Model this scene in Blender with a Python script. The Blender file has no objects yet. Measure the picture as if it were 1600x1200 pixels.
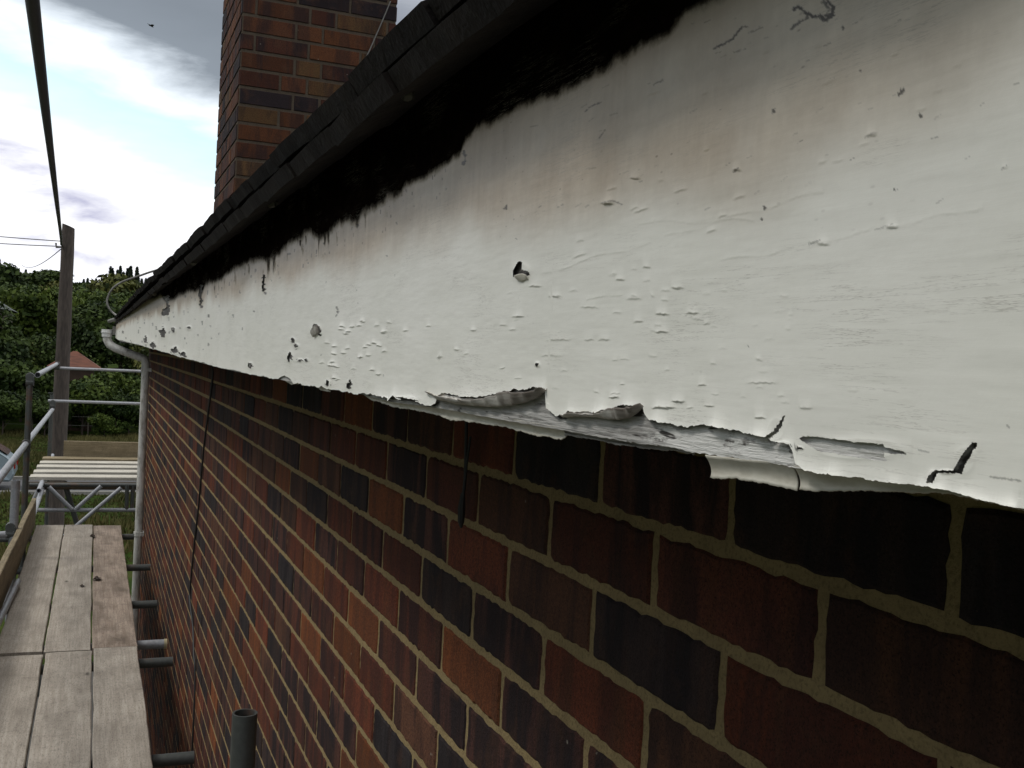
import bpy, bmesh, math, random
import numpy as np
from mathutils import Vector, Matrix
random.seed(7); rng = np.random.default_rng(11)
scene = bpy.context.scene
COL = scene.collection

# ------------------------------------------------------------------ camera
FPX = 1611.2; YAW, PITCH, ROLL = .3846, -.0185, .0524
cy_, sy_ = math.cos(YAW), math.sin(YAW); cp_, sp_ = math.cos(PITCH), math.sin(PITCH)
Fw = np.array([sy_*cp_, cy_*cp_, sp_]); R0 = np.array([cy_, -sy_, 0.]); U0 = np.cross(R0, Fw)
Rt = R0*math.cos(ROLL)+U0*math.sin(ROLL); Up = -R0*math.sin(ROLL)+U0*math.cos(ROLL)
cam = bpy.data.cameras.new('camera'); cam.sensor_width = 36; cam.lens = FPX/1600*36
cam.clip_start = .02; cam.clip_end = 6000
camo = bpy.data.objects.new('camera', cam); COL.objects.link(camo)
camo.matrix_world = Matrix(((Rt[0], Up[0], -Fw[0], 0), (Rt[1], Up[1], -Fw[1], 0), (Rt[2], Up[2], -Fw[2], 0), (0, 0, 0, 1)))
scene.camera = camo

# ------------------------------------------------------------------ node helpers
def new_mat(name):
    m = bpy.data.materials.new(name); m.use_nodes = True
    nt = m.node_tree; b = nt.nodes['Principled BSDF']
    return m, nt, b
def N(nt, t, **k):
    n = nt.nodes.new(t)
    for a, v in k.items():
        if a.startswith('i_'):
            key = a[2:]; key = int(key) if key.isdigit() else key
            n.inputs[key].default_value = v
        else: setattr(n, a, v)
    return n
def L(nt, a, b): nt.links.new(a, b)
def ramp(nt, fac, stops, interp='LINEAR'):
    r = nt.nodes.new('ShaderNodeValToRGB'); e = r.color_ramp.elements; r.color_ramp.interpolation = interp
    while len(e) < len(stops): e.new(.5)
    for q, (p, c) in zip(e, stops):
        q.position = p; q.color = (c, c, c, 1) if isinstance(c, (int, float)) else (*c, 1)
    if fac is not None: L(nt, fac, r.inputs[0])
    return r.outputs[0]
def coords(nt, scale=(1, 1, 1), obj=True, rot=(0, 0, 0)):
    t = N(nt, 'ShaderNodeTexCoord'); mp = N(nt, 'ShaderNodeMapping'); mp.inputs['Scale'].default_value = scale; mp.inputs['Rotation'].default_value = rot
    L(nt, t.outputs['Object' if obj else 'Generated'], mp.inputs[0]); return mp.outputs[0]
def noise(nt, vec, scale=5, detail=4, rough=.55, dist=0):
    n = N(nt, 'ShaderNodeTexNoise'); n.inputs['Scale'].default_value = scale; n.inputs['Detail'].default_value = detail
    n.inputs['Roughness'].default_value = rough; n.inputs['Distortion'].default_value = dist
    L(nt, vec, n.inputs['Vector']); return n.outputs[0]
def mix(nt, f, a, b, mode='MIX'):
    m = N(nt, 'ShaderNodeMix', data_type='RGBA', blend_type=mode)
    for i, v in ((0, f), (6, a), (7, b)):
        if isinstance(v, (int, float)): m.inputs[i].default_value = v if i == 0 else (v, v, v, 1)
        elif isinstance(v, tuple): m.inputs[i].default_value = (*v, 1)
        else: L(nt, v, m.inputs[i])
    return m.outputs[2]
def math_(nt, op, a, b=None, c=None, clamp=False):
    m = N(nt, 'ShaderNodeMath', operation=op, use_clamp=clamp)
    for i, v in enumerate((a, b, c)):
        if v is None: continue
        if isinstance(v, (int, float)): m.inputs[i].default_value = v
        else: L(nt, v, m.inputs[i])
    return m.outputs[0]
def bump(nt, b, h, strength=.5, dist=.002, prev=None):
    n = N(nt, 'ShaderNodeBump'); n.inputs['Strength'].default_value = strength; n.inputs['Distance'].default_value = dist
    L(nt, h, n.inputs['Height'])
    if prev is not None: L(nt, prev, n.inputs['Normal'])
    if b is not None: L(nt, n.outputs[0], b.inputs['Normal'])
    return n.outputs[0]

# ------------------------------------------------------------------ world + sun
SUN_DIR = Vector((-.60, .12, .82)).normalized()      # towards the sun
w = bpy.data.worlds.new('World'); scene.world = w; w.use_nodes = True
nt = w.node_tree; bg = nt.nodes['Background']
tc = N(nt, 'ShaderNodeTexCoord'); sx = N(nt, 'ShaderNodeSeparateXYZ'); L(nt, tc.outputs['Generated'], sx.inputs[0])
mp = N(nt, 'ShaderNodeMapping'); mp.inputs['Scale'].default_value = (1.6, 1.6, 5.5); L(nt, tc.outputs['Generated'], mp.inputs[0])
n1 = noise(nt, mp.outputs[0], 2.3, 7, .55, .3)
n2 = noise(nt, mp.outputs[0], 6.5, 7, .6, .2)
t = math_(nt, 'ADD', sx.outputs[2], math_(nt, 'MULTIPLY', sx.outputs[0], .357))
t = math_(nt, 'ADD', t, math_(nt, 'MULTIPLY', math_(nt, 'SUBTRACT', n1, .5), .09))
t = math_(nt, 'ADD', t, math_(nt, 'MULTIPLY', math_(nt, 'SUBTRACT', n2, .5), .05))
cl = ramp(nt, t, [(0, (.88, .90, 1.)), (.09, (.98, .98, 1.)), (.158, (1., 1., 1.)), (.186, (.70, .87, .93)), (.212, (.60, .81, .92)),
                  (.236, (.93, .98, 1.)), (.252, (.62, .68, .74)), (.272, (.22, .25, .285)), (.33, (.19, .215, .245)), (.40, (.24, .26, .30)), (.55, (.95, .97, 1.)), (.85, (1., 1., 1.))])
pn = noise(nt, mp.outputs[0], 4.2, 6, .6, .4)
pm = ramp(nt, pn, [(.42, 0.), (.62, 1.)])
band = ramp(nt, t, [(.05, 0.), (.09, 1.), (.12, 1.), (.15, 0.)])
lav = math_(nt, 'MULTIPLY', math_(nt, 'MULTIPLY', pm, band), 1.)
cl = mix(nt, lav, cl, (.43, .43, .57))
sky = N(nt, 'ShaderNodeTexSky'); sky.sky_type = 'NISHITA'; sky.sun_disc = False
sky.sun_elevation = math.asin(SUN_DIR.z); sky.sun_rotation = math.atan2(SUN_DIR.x, SUN_DIR.y)
SKYK = .1
mr = N(nt, 'ShaderNodeMapRange'); u_ = math_(nt, 'ADD', sx.outputs[2], math_(nt, 'MULTIPLY', sx.outputs[0], .9)); L(nt, u_, mr.inputs[0])
for i_, v_ in enumerate((-.5, -.11, 1.2, 15.)): mr.inputs[i_+1].default_value = v_
c10 = N(nt, 'ShaderNodeVectorMath', operation='SCALE'); L(nt, cl, c10.inputs[0]); L(nt, mr.outputs[0], c10.inputs[3]); c10 = c10.outputs[0]
c10 = mix(nt, .06, c10, sky.outputs[0])
L(nt, c10, bg.inputs[0]); bg.inputs[1].default_value = SKYK
sl = bpy.data.lights.new('sun', 'SUN'); sl.energy = 1.7; sl.angle = math.radians(14); sl.color = (1, .97, .92)
so = bpy.data.objects.new('sun', sl); COL.objects.link(so); so.rotation_euler = SUN_DIR.to_track_quat('Z', 'Y').to_euler()
so.location = (-20, 5, 20)
scene.view_settings.view_transform = 'Standard'; scene.view_settings.look = 'None'
scene.view_settings.exposure = -0.18; scene.view_settings.gamma = 1

# ------------------------------------------------------------------ object helpers
def tag(o, label=None, cat=None, group=None, kind=None):
    if label: o['label'] = label
    if cat: o['category'] = cat
    if group: o['group'] = group
    if kind: o['kind'] = kind
    return o
def empty(name, loc, label, cat, group=None, rot=(0, 0, 0)):
    o = bpy.data.objects.new(name, None); COL.objects.link(o); o.location = loc; o.rotation_euler = rot; o.empty_display_size = .1
    return tag(o, label, cat, group)
def mesh_obj(name, verts, faces, mats, parent=None, smooth=False, midx=None, attrs=None):
    me = bpy.data.meshes.new(name)
    verts = np.asarray(verts, dtype=np.float32)
    if isinstance(faces, np.ndarray):
        nf, k = faces.shape
        me.vertices.add(len(verts)); me.vertices.foreach_set('co', verts.ravel())
        me.loops.add(nf*k); me.loops.foreach_set('vertex_index', faces.astype(np.int32).ravel())
        me.polygons.add(nf); me.polygons.foreach_set('loop_start', np.arange(0, nf*k, k, dtype=np.int32))
        me.update(calc_edges=True)
    else:
        me.from_pydata(verts.tolist(), [], faces); me.update()
    if not isinstance(mats, (list, tuple)): mats = [mats]
    for m in mats: me.materials.append(m)
    if midx is not None: me.polygons.foreach_set('material_index', np.asarray(midx, dtype=np.int32))
    if smooth: me.polygons.foreach_set('use_smooth', np.ones(len(me.polygons), dtype=bool))
    for k, v in (attrs or {}).items():
        v = np.asarray(v, dtype=np.float32)
        if v.ndim == 1:
            a = me.attributes.new(k, 'FLOAT', 'POINT'); a.data.foreach_set('value', v)
        else:
            a = me.attributes.new(k, 'FLOAT_COLOR', 'POINT'); a.data.foreach_set('color', np.c_[v, np.ones(len(v))].astype(np.float32).ravel())
    me.validate(); o = bpy.data.objects.new(name, me); COL.objects.link(o)
    if parent is not None: o.parent = parent
    return o
class MB:
    def __init__(s): s.v = []; s.f = []
    def add(s, v, f):
        n = len(s.v); s.v += [tuple(map(float, q)) for q in v]; s.f += [tuple(i+n for i in q) for q in f]
    def box(s, a, b):
        (x0, y0, z0), (x1, y1, z1) = a, b
        s.add([(x0, y0, z0), (x1, y0, z0), (x1, y1, z0), (x0, y1, z0), (x0, y0, z1), (x1, y0, z1), (x1, y1, z1), (x0, y1, z1)],
              [(0, 3, 2, 1), (4, 5, 6, 7), (0, 1, 5, 4), (1, 2, 6, 5), (2, 3, 7, 6), (3, 0, 4, 7)])
    def tube(s, pts, r, n=10, cap=True, hollow=0):
        pts = [Vector(p) for p in pts]; rs = r if isinstance(r, (list, tuple)) else [r]*len(pts)
        rings = []; prev = None
        for i, p in enumerate(pts):
            a = pts[max(i-1, 0)]; b = pts[min(i+1, len(pts)-1)]; d = (b-a).normalized()
            if prev is None:
                q = Vector((0, 0, 1)) if abs(d.z) < .9 else Vector((1, 0, 0)); u = d.cross(q).normalized()
            else: u = (prev-d*prev.dot(d)).normalized()
            prev = u; v = d.cross(u)
            rings.append([p+(u*math.cos(2*math.pi*k/n)+v*math.sin(2*math.pi*k/n))*rs[i] for k in range(n)])
        V = [q for R in rings for q in R]; Fc = []
        for i in range(len(pts)-1):
            for k in range(n):
                Fc.append((i*n+k, i*n+(k+1) % n, (i+1)*n+(k+1) % n, (i+1)*n+k))
        if hollow:
            for end, idx in ((0, 0), (1, len(pts)-1)):
                c = pts[idx]; base = len(V); inn = []
                d = (pts[1]-pts[0]).normalized() if end == 0 else (pts[idx-1]-pts[idx]).normalized()
                V += [c+(q-c)*hollow for q in rings[idx]]
                V += [c+(q-c)*hollow+d*rs[idx]*6 for q in rings[idx]]
                o0 = idx*n
                for k in range(n):
                    k2 = (k+1) % n
                    Fc.append((o0+k, base+k, base+k2, o0+k2) if end == 0 else (o0+k, o0+k2, base+k2, base+k))
                    Fc.append((base+k, base+n+k, base+n+k2, base+k2))
                Fc.append(tuple(base+n+k for k in range(n)))
        elif cap:
            Fc.append(tuple(range(n))); Fc.append(tuple((len(pts)-1)*n+k for k in range(n)))
        s.add(V, Fc)
    def build(s, name, mat, parent=None, smooth=False, bevel=0, auto=True):
        o = mesh_obj(name, s.v, s.f, mat, parent)
        bm = bmesh.new(); bm.from_mesh(o.data); bmesh.ops.recalc_face_normals(bm, faces=bm.faces)
        if bevel:
            bmesh.ops.bevel(bm, geom=[e for e in bm.edges if e.is_manifold and e.calc_face_angle(0) > .6], offset=bevel, segments=1, affect='EDGES')
        for f_ in bm.faces: f_.smooth = smooth
        if smooth:
            for e in bm.edges:
                if e.is_manifold and e.calc_face_angle(0) > .7: e.smooth = False
        bm.to_mesh(o.data); bm.free(); return o

# numpy value noise
def _hash(i, j, s):
    h = (i*374761393 + j*668265263 + s*974634777) & 0xffffffff
    h = ((h ^ (h >> 13))*1274126177) & 0xffffffff
    return ((h ^ (h >> 16)) & 0xffffff)/float(0xffffff)
def vnoise(x, y, s=0):
    x = np.asarray(x, float); y = np.asarray(y, float)
    i = np.floor(x).astype(np.int64); j = np.floor(y).astype(np.int64); u = x-i; v = y-j
    u = u*u*(3-2*u); v = v*v*(3-2*v)
    return (_hash(i, j, s)*(1-u)+_hash(i+1, j, s)*u)*(1-v)+(_hash(i, j+1, s)*(1-u)+_hash(i+1, j+1, s)*u)*v
def fbm(x, y, o=4, s=0):
    r = 0; a = .5; t_ = 0
    for k in range(o): r = r+a*vnoise(x*2**k, y*2**k, s+k*17); t_ += a; a *= .5
    return r/t_
def sstep(a, b, x): q = np.clip((x-a)/(b-a), 0, 1); return q*q*(3-2*q)
def project(P):
    z = P@Fw; return 800+FPX*(P@Rt)/z, 600-FPX*(P@Up)/z
def ray(x, y): return Fw+Rt*((x-800)/FPX)+Up*((600-y)/FPX)

# ------------------------------------------------------------------ materials
def mat_simple(name, col, rough=.6, metal=0, nscale=20, var=.25, bs=.2, bd=.002, stretch=(1, 1, 1)):
    m, nt, b = new_mat(name); v = coords(nt, stretch)
    n = noise(nt, v, nscale, 5, .6)
    c2 = tuple(x*(1-var) for x in col); c1 = tuple(min(1, x*(1+var)) for x in col)
    L(nt, ramp(nt, n, [(.3, c2), (.7, c1)]), b.inputs['Base Color'])
    b.inputs['Roughness'].default_value = rough; b.inputs['Metallic'].default_value = metal
    bump(nt, b, n, bs, bd); return m

def mat_paint():
    m, nt, b = new_mat('aged_white_paint'); v = coords(nt)
    def at(n): a = N(nt, 'ShaderNodeAttribute'); a.attribute_name = n; return a.outputs['Fac']
    big = noise(nt, v, 9, 5, .6); fine = noise(nt, v, 160, 4, .7)
    streak = noise(nt, coords(nt, (1, 40, 3)), 2.0, 4, .6)
    white = mix(nt, ramp(nt, big, [(.35, 0.), (.7, 1.)]), (.90, .885, .81), (.84, .83, .745))
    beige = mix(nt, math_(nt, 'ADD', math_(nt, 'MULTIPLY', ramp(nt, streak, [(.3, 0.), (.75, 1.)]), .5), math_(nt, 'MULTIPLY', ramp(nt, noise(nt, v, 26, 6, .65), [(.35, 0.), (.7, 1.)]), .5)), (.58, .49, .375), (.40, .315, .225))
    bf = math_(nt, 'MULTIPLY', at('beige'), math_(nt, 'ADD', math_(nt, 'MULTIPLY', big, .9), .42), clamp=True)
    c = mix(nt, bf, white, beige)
    # small dirt specks
    sp = N(nt, 'ShaderNodeTexVoronoi'); sp.inputs['Scale'].default_value = 95; L(nt, coords(nt, (1, 1, 2.2)), sp.inputs['Vector'])
    gate = noise(nt, v, 14, 2, .5)
    spm = math_(nt, 'MULTIPLY', ramp(nt, sp.outputs['Distance'], [(.05, 1.), (.13, 0.)]), ramp(nt, gate, [(.5, 0.), (.6, 1.)]))
    c = mix(nt, math_(nt, 'MULTIPLY', spm, math_(nt, 'ADD', math_(nt, 'MULTIPLY', at('beige'), .5), .12)), c, (.13, .09, .06))
    c = mix(nt, math_(nt, 'MULTIPLY', ramp(nt, fine, [(.35, 0.), (.7, 1.)]), math_(nt, 'ADD', math_(nt, 'MULTIPLY', at('beige'), .10), .03)), c, (.25, .2, .15))
    rnd = noise(nt, coords(nt, (1, .8, .9)), 85, 7, .72)
    mf = math_(nt, 'ADD', at('mould'), math_(nt, 'MULTIPLY', math_(nt, 'SUBTRACT', rnd, .5), math_(nt, 'MULTIPLY', at('mouldvar'), .95)), clamp=True)
    mfr = ramp(nt, mf, [(.22, 0.), (.42, .35), (.58, .85), (.75, 1.)])
    c = mix(nt, mfr, c, mix(nt, ramp(nt, rnd, [(.5, 0.), (.8, 1.)]), (.006, .004, .003), (.018, .011, .007)))
    hc = noise(nt, coords(nt, (1, 5, 130)), 2.4, 5, .75); gt = noise(nt, coords(nt, (1, 2, 5)), 5.0, 3, .5)
    hl = math_(nt, 'MULTIPLY', ramp(nt, hc, [(.488, 0.), (.497, 1.), (.503, 1.), (.512, 0.)]), ramp(nt, gt, [(.50, 0.), (.62, .55)]))
    c = mix(nt, hl, c, (.30, .27, .22))
    c = mix(nt, at('mark'), c, (.035, .028, .02))
    bk = N(nt, 'ShaderNodeNewGeometry')
    c = mix(nt, bk.outputs['Backfacing'], c, mix(nt, fine, (.30, .26, .22), (.52, .49, .44)))
    L(nt, c, b.inputs['Base Color'])
    L(nt, math_(nt, 'ADD', .46, math_(nt, 'MULTIPLY', mfr, .5)), b.inputs['Roughness'])
    L(nt, math_(nt, 'MULTIPLY', math_(nt, 'SUBTRACT', 1., mfr), .42), b.inputs['Specular IOR Level'])
    grain = noise(nt, coords(nt, (1, 8, 90)), 3.0, 5, .65)
    h = math_(nt, 'ADD', math_(nt, 'MULTIPLY', grain, .7), math_(nt, 'MULTIPLY', fine, .5))
    bump(nt, b, h, .12, .001)
    return m
def mat_flake():
    m, nt, b = new_mat('curled_paint'); v = coords(nt)
    fine = noise(nt, coords(nt, (1, 14, 90)), 4, 5, .65)
    big = noise(nt, v, 40, 4, .6)
    c = mix(nt, ramp(nt, fine, [(.35, 0.), (.68, 1.)]), (.72, .70, .64), (.42, .38, .33))
    c = mix(nt, ramp(nt, big, [(.55, 0.), (.75, .7)]), c, (.22, .18, .13))
    hx = N(nt, 'ShaderNodeAttribute'); hx.attribute_name = 'dirt'
    c = mix(nt, math_(nt, 'MULTIPLY', hx.outputs['Fac'], .8), c, (.07, .045, .028))
    L(nt, c, b.inputs['Base Color']); b.inputs['Roughness'].default_value = .7
    bump(nt, b, fine, .5, .001); return m
def mat_oldstrip():
    m, nt, b = new_mat('hanging_paint_strip'); v = coords(nt)
    n = noise(nt, coords(nt, (1, 3, 8)), 25, 5, .6)
    L(nt, ramp(nt, n, [(.3, (.50, .46, .37)), (.5, (.60, .57, .48)), (.75, (.70, .67, .58))]), b.inputs['Base Color'])
    b.inputs['Roughness'].default_value = .6; bump(nt, b, n, .3, .001); return m
def mat_fasciawood():
    m, nt, b = new_mat('bare_weathered_wood')
    g = noise(nt, coords(nt, (1, 5, 140)), 3.0, 6, .7)
    g2 = noise(nt, coords(nt, (1, 9, 60)), 3.0, 3, .6)
    p = noise(nt, coords(nt, (1, 12, 40)), 2.2, 6, .7)
    c = ramp(nt, g, [(.34, (.10, .09, .08)), (.44, (.30, .285, .265)), (.62, (.45, .435, .41)), (.75, (.56, .545, .515))])
    def at(n): a = N(nt, 'ShaderNodeAttribute'); a.attribute_name = n; return a.outputs['Fac']
    residue = math_(nt, 'MULTIPLY', ramp(nt, p, [(.40, 0.), (.45, 1.)]), at('residue'))
    c = mix(nt, residue, c, (.72, .71, .67))
    crack = ramp(nt, g2, [(.35, 1.), (.385, 0.)])
    c = mix(nt, crack, c, (.04, .035, .03))
    c = mix(nt, at('mark'), c, (.02, .014, .01))  # shade of the paint holes and the under-edge line, mixed into the wood colour
    L(nt, c, b.inputs['Base Color']); b.inputs['Roughness'].default_value = .8
    bump(nt, b, math_(nt, 'ADD', g, math_(nt, 'MULTIPLY', g2, 1.2)), .7, .002); return m
def mat_brick(name='brick_face', gain=1.0):
    m, nt, b = new_mat(name); v = coords(nt)
    a = N(nt, 'ShaderNodeAttribute'); a.attribute_name = 'bc'
    bv = N(nt, 'ShaderNodeAttribute'); bv.attribute_name = 'bv'
    streak = noise(nt, coords(nt, (17, 17, 3.)), 1.0, 5, .6, .4)
    blot = noise(nt, v, 17, 5, .6); fine = noise(nt, v, 190, 5, .7)
    c = mix(nt, math_(nt, 'MULTIPLY', ramp(nt, streak, [(.43, 0.), (.54, 1.)]), bv.outputs['Fac']), mix(nt, 1., a.outputs['Color'], gain*1.65 if gain < 1 else .8, 'MULTIPLY'), (.024*gain, .020*gain, .024*gain))
    c = mix(nt, math_(nt, 'MULTIPLY', ramp(nt, blot, [(.54, 0.), (.7, 1.)]), .5), c, (.125*gain, .062*gain, .036*gain))
    st2 = noise(nt, coords(nt, (28, 28, 3.5)), 1.0, 3, .6)
    c = mix(nt, math_(nt, 'MULTIPLY', ramp(nt, st2, [(.52, 0.), (.66, .75)]), math_(nt, 'SUBTRACT', 1.15, bv.outputs['Fac'], clamp=True)), c, (.15*gain, .062*gain, .030*gain))
    c = mix(nt, ramp(nt, fine, [(.38, .42), (.62, 0.)]), c, (.022, .016, .014))
    sp = N(nt, 'ShaderNodeTexVoronoi'); sp.inputs['Scale'].default_value = 26; L(nt, v, sp.inputs['Vector'])
    c = mix(nt, math_(nt, 'MULTIPLY', ramp(nt, sp.outputs['Distance'], [(.03, 1.), (.07, 0.)]), ramp(nt, noise(nt, v, 6, 2), [(.56, 0.), (.6, .8)])), c, (.34, .30, .25))
    g0 = noise(nt, v, 520, 3, .8)
    c = mix(nt, ramp(nt, g0, [(.36, .8), (.47, 0.)]), c, (.012, .009, .008))
    c = mix(nt, ramp(nt, g0, [(.62, 0.), (.72, .25)]), c, (.20, .11, .06))
    L(nt, c, b.inputs['Base Color']); b.inputs['Roughness'].default_value = .9; b.inputs['Specular IOR Level'].default_value = .12
    grit = noise(nt, v, 620, 3, .8)
    h = math_(nt, 'ADD', math_(nt, 'ADD', math_(nt, 'MULTIPLY', fine, .8), blot), math_(nt, 'MULTIPLY', grit, .5))
    bump(nt, b, h, .9, .0025); return m
def mat_mortar(name, c0, c1):
    m, nt, b = new_mat(name); v = coords(nt)
    n = noise(nt, v, 35, 6, .7); n2 = noise(nt, v, 260, 4, .7); n3 = noise(nt, v, 3, 3, .6)
    c = mix(nt, n3, c0, c1); c = mix(nt, ramp(nt, n, [(.35, .5), (.6, 0.)]), c, tuple(x*.5 for x in c0))
    c = mix(nt, ramp(nt, n2, [(.36, .6), (.5, 0.)]), c, tuple(x*.4 for x in c0))
    L(nt, c, b.inputs['Base Color']); b.inputs['Roughness'].default_value = .95; b.inputs['Specular IOR Level'].default_value = .1
    bump(nt, b, math_(nt, 'ADD', n, n2), .9, .003); return m
def mat_board(name, light, dark, stain=.5, knots=True):
    m, nt, b = new_mat(name)
    oi = N(nt, 'ShaderNodeObjectInfo'); tcn = N(nt, 'ShaderNodeTexCoord')
    ad = N(nt, 'ShaderNodeVectorMath', operation='ADD'); L(nt, tcn.outputs['Object'], ad.inputs[0])
    cmb = N(nt, 'ShaderNodeCombineXYZ'); L(nt, math_(nt, 'MULTIPLY', oi.outputs['Random'], 37.), cmb.inputs[0]); L(nt, math_(nt, 'MULTIPLY', oi.outputs['Random'], 11.), cmb.inputs[1]); L(nt, cmb.outputs[0], ad.inputs[1])
    def mp(s): q = N(nt, 'ShaderNodeMapping'); q.inputs['Scale'].default_value = s; L(nt, ad.outputs[0], q.inputs[0]); return q.outputs[0]
    g = noise(nt, mp((1.6, 45, 45)), 2.0, 6, .65, .3); big = noise(nt, mp((2.5, 5, 5)), 1.6, 5, .6); fine = noise(nt, mp((30, 90, 90)), 2, 4, .7)
    c = mix(nt, ramp(nt, g, [(.36, 0.), (.66, 1.)]), light, dark)
    c = mix(nt, ramp(nt, big, [(.40, 0.), (.72, stain)]), c, tuple(x*.45 for x in dark))
    cross = noise(nt, mp((9, 2.2, 2.2)), 1.5, 4, .7)
    c = mix(nt, ramp(nt, cross, [(.60, 0.), (.72, stain*.9)]), c, tuple(x*.4 for x in dark))
    c = mix(nt, ramp(nt, fine, [(.34, .55), (.5, 0.)]), c, tuple(x*.35 for x in dark))
    kn = N(nt, 'ShaderNodeTexVoronoi'); kn.inputs['Scale'].default_value = 2.1; L(nt, mp((1, 2.6, 1)), kn.inputs['Vector'])
    c = mix(nt, ramp(nt, kn.outputs['Distance'], [(.03, .85), (.05, .35), (.085, .0)]), c, tuple(x*.22 for x in dark))
    L(nt, c, b.inputs['Base Color']); b.inputs['Roughness'].default_value = .85; b.inputs['Specular IOR Level'].default_value = .2
    bump(nt, b, math_(nt, 'ADD', g, fine), .5, .002); return m
def mat_steel(name='galvanised_steel', col=(.34, .35, .37), rust=.25, metal=.35):
    m, nt, b = new_mat(name); v = coords(nt)
    n = noise(nt, v, 9, 6, .65); n2 = noise(nt, v, 60, 4, .6)
    c = mix(nt, ramp(nt, n2, [(.3, 0.), (.7, 1.)]), tuple(x*.7 for x in col), col)
    c = mix(nt, ramp(nt, n, [(.52, 0.), (.66, rust)]), c, (.13, .055, .025))
    L(nt, c, b.inputs['Base Color']); b.inputs['Metallic'].default_value = metal; b.inputs['Roughness'].default_value = .5
    bump(nt, b, n2, .25, .001); return m
def mat_tile():
    m, nt, b = new_mat('dark_roof_tile'); v = coords(nt)
    n = noise(nt, v, 14, 6, .65); n2 = noise(nt, v, 90, 4, .7)
    c = ramp(nt, n, [(.3, (.008, .006, .006)), (.5, (.019, .015, .013)), (.72, (.038, .030, .025))])
    c = mix(nt, ramp(nt, n2, [(.64, 0.), (.74, .35)]), c, (.12, .12, .095))
    L(nt, c, b.inputs['Base Color']); b.inputs['Roughness'].default_value = .9; b.inputs['Specular IOR Level'].default_value = .2
    bump(nt, b, math_(nt, 'ADD', n, n2), .6, .004); return m
def mat_leaf(name, dark, light):
    m, nt, b = new_mat(name)
    a = N(nt, 'ShaderNodeAttribute'); a.attribute_name = 'lv'
    c = mix(nt, a.outputs['Fac'], dark, light)
    L(nt, c, b.inputs['Base Color']); b.inputs['Roughness'].default_value = .7; b.inputs['Specular IOR Level'].default_value = .15
    return m
def mat_plastic_white():
    m, nt, b = new_mat('dirty_white_plastic'); v = coords(nt)
    n = noise(nt, coords(nt, (1, 1, .35)), 28, 5, .65)
    L(nt, ramp(nt, n, [(.32, (.30, .28, .24)), (.5, (.56, .55, .51)), (.75, (.66, .65, .61))]), b.inputs['Base Color'])
    b.inputs['Roughness'].default_value = .45; return m
M_PAINT = mat_paint(); M_FLAKE = mat_flake(); M_STRIP = mat_oldstrip(); M_FWOOD = mat_fasciawood()
M_BRICK = mat_brick('brick_face', .8); M_MORT = mat_mortar('tan_mortar', (.38, .285, .145), (.29, .215, .105)); M_MORTD = mat_mortar('dark_mortar', (.14, .11, .08), (.09, .072, .055))
M_BOARD = mat_board('weathered_board', (.43, .385, .325), (.31, .268, .22), .55)
M_BOARD2 = mat_board('stained_board', (.40, .325, .26), (.25, .19, .145), .85)
M_BOARD3 = mat_board('pale_board', (.56, .53, .46), (.40, .37, .31), .25)
M_TOE = mat_board('toe_board_wood', (.30, .245, .155), (.19, .15, .09), .5)
M_STEEL = mat_steel(); M_STEELD = mat_steel('dark_steel', (.075, .08, .075), .5, .2)
M_TILE = mat_tile(); M_PVC = mat_plastic_white()
M_BLACK = mat_simple('black_rubber', (.012, .012, .012), .6); M_CABLEG = mat_simple('grey_cable', (.17, .165, .15), .6)
M_SOFF = mat_simple('dark_soffit', (.03, .026, .022), .9, nscale=12)

# ------------------------------------------------------------------ ground, hill, road
GZ = -4.8
def ground_h(x, y):
    h = np.full_like(x, GZ, dtype=float)
    h = h+sstep(63, 120, y)*2.2+np.clip(y-100, 0, None)**1.08*.050*(1-sstep(330, 700, y))+ sstep(330, 700, y)*9
    h = h-(x/60.)*sstep(90, 330, y)*1.2
    return h+(fbm(x/23., y/23., 3, 5)-.5)*sstep(60, 110, y)*2.2
xs = np.concatenate([np.linspace(-900, -70, 18), np.linspace(-60, 60, 61), np.linspace(70, 900, 18)])
ys = np.concatenate([np.linspace(-60, 20, 12), np.linspace(24, 120, 60), np.linspace(125, 420, 60), np.linspace(450, 2500, 16)])
X, Y = np.meshgrid(xs, ys); Zg = ground_h(X, Y); nx = len(xs); ny = len(ys)
idx = np.arange(nx*ny).reshape(ny, nx)
F4 = np.stack([idx[:-1, :-1], idx[:-1, 1:], idx[1:, 1:], idx[1:, :-1]], -1).reshape(-1, 4)
mg, nt, b = new_mat('grass'); v = coords(nt)
gn = noise(nt, v, .7, 6, .65); gf = noise(nt, v, 9, 4, .7)
c = ramp(nt, gn, [(.3, (.016, .030, .004)), (.5, (.026, .046, .006)), (.7, (.060, .056, .016))])
c = mix(nt, ramp(nt, gf, [(.35, .6), (.6, 0.)]), c, (.015, .028, .008))
L(nt, c, b.inputs['Base Color']); b.inputs['Roughness'].default_value = .95; bump(nt, b, gf, .6, .05); b.inputs['Specular IOR Level'].default_value = .03
tag(mesh_obj('ground', np.stack([X, Y, Zg], -1).reshape(-1, 3), F4, mg, smooth=True), kind='structure')
m_road = mat_simple('asphalt', (.055, .055, .058), .9, nscale=6)
q = MB(); q.add([(-80, 35.2, GZ+.012), (80, 35.2, GZ+.012), (80, 38.8, GZ+.012), (-80, 38.8, GZ+.012)], [(0, 1, 2, 3)])
tag(q.build('road', m_road), kind='structure')
for y in (35.05, 38.8):
    q = MB(); q.box((-80, y, GZ-.05), (80, y+.15, GZ+.11)); tag(q.build('kerb', mat_simple('kerb_stone', (.22, .21, .19), .9)), kind='structure')
q = MB(); q.add([(-8, -6, GZ+.006), (.46, -6, GZ+.006), (.46, 10.2, GZ+.006), (1.2, 16.5, GZ+.006), (-8, 16.5, GZ+.006)], [(0, 1, 2, 3, 4)])
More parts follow.
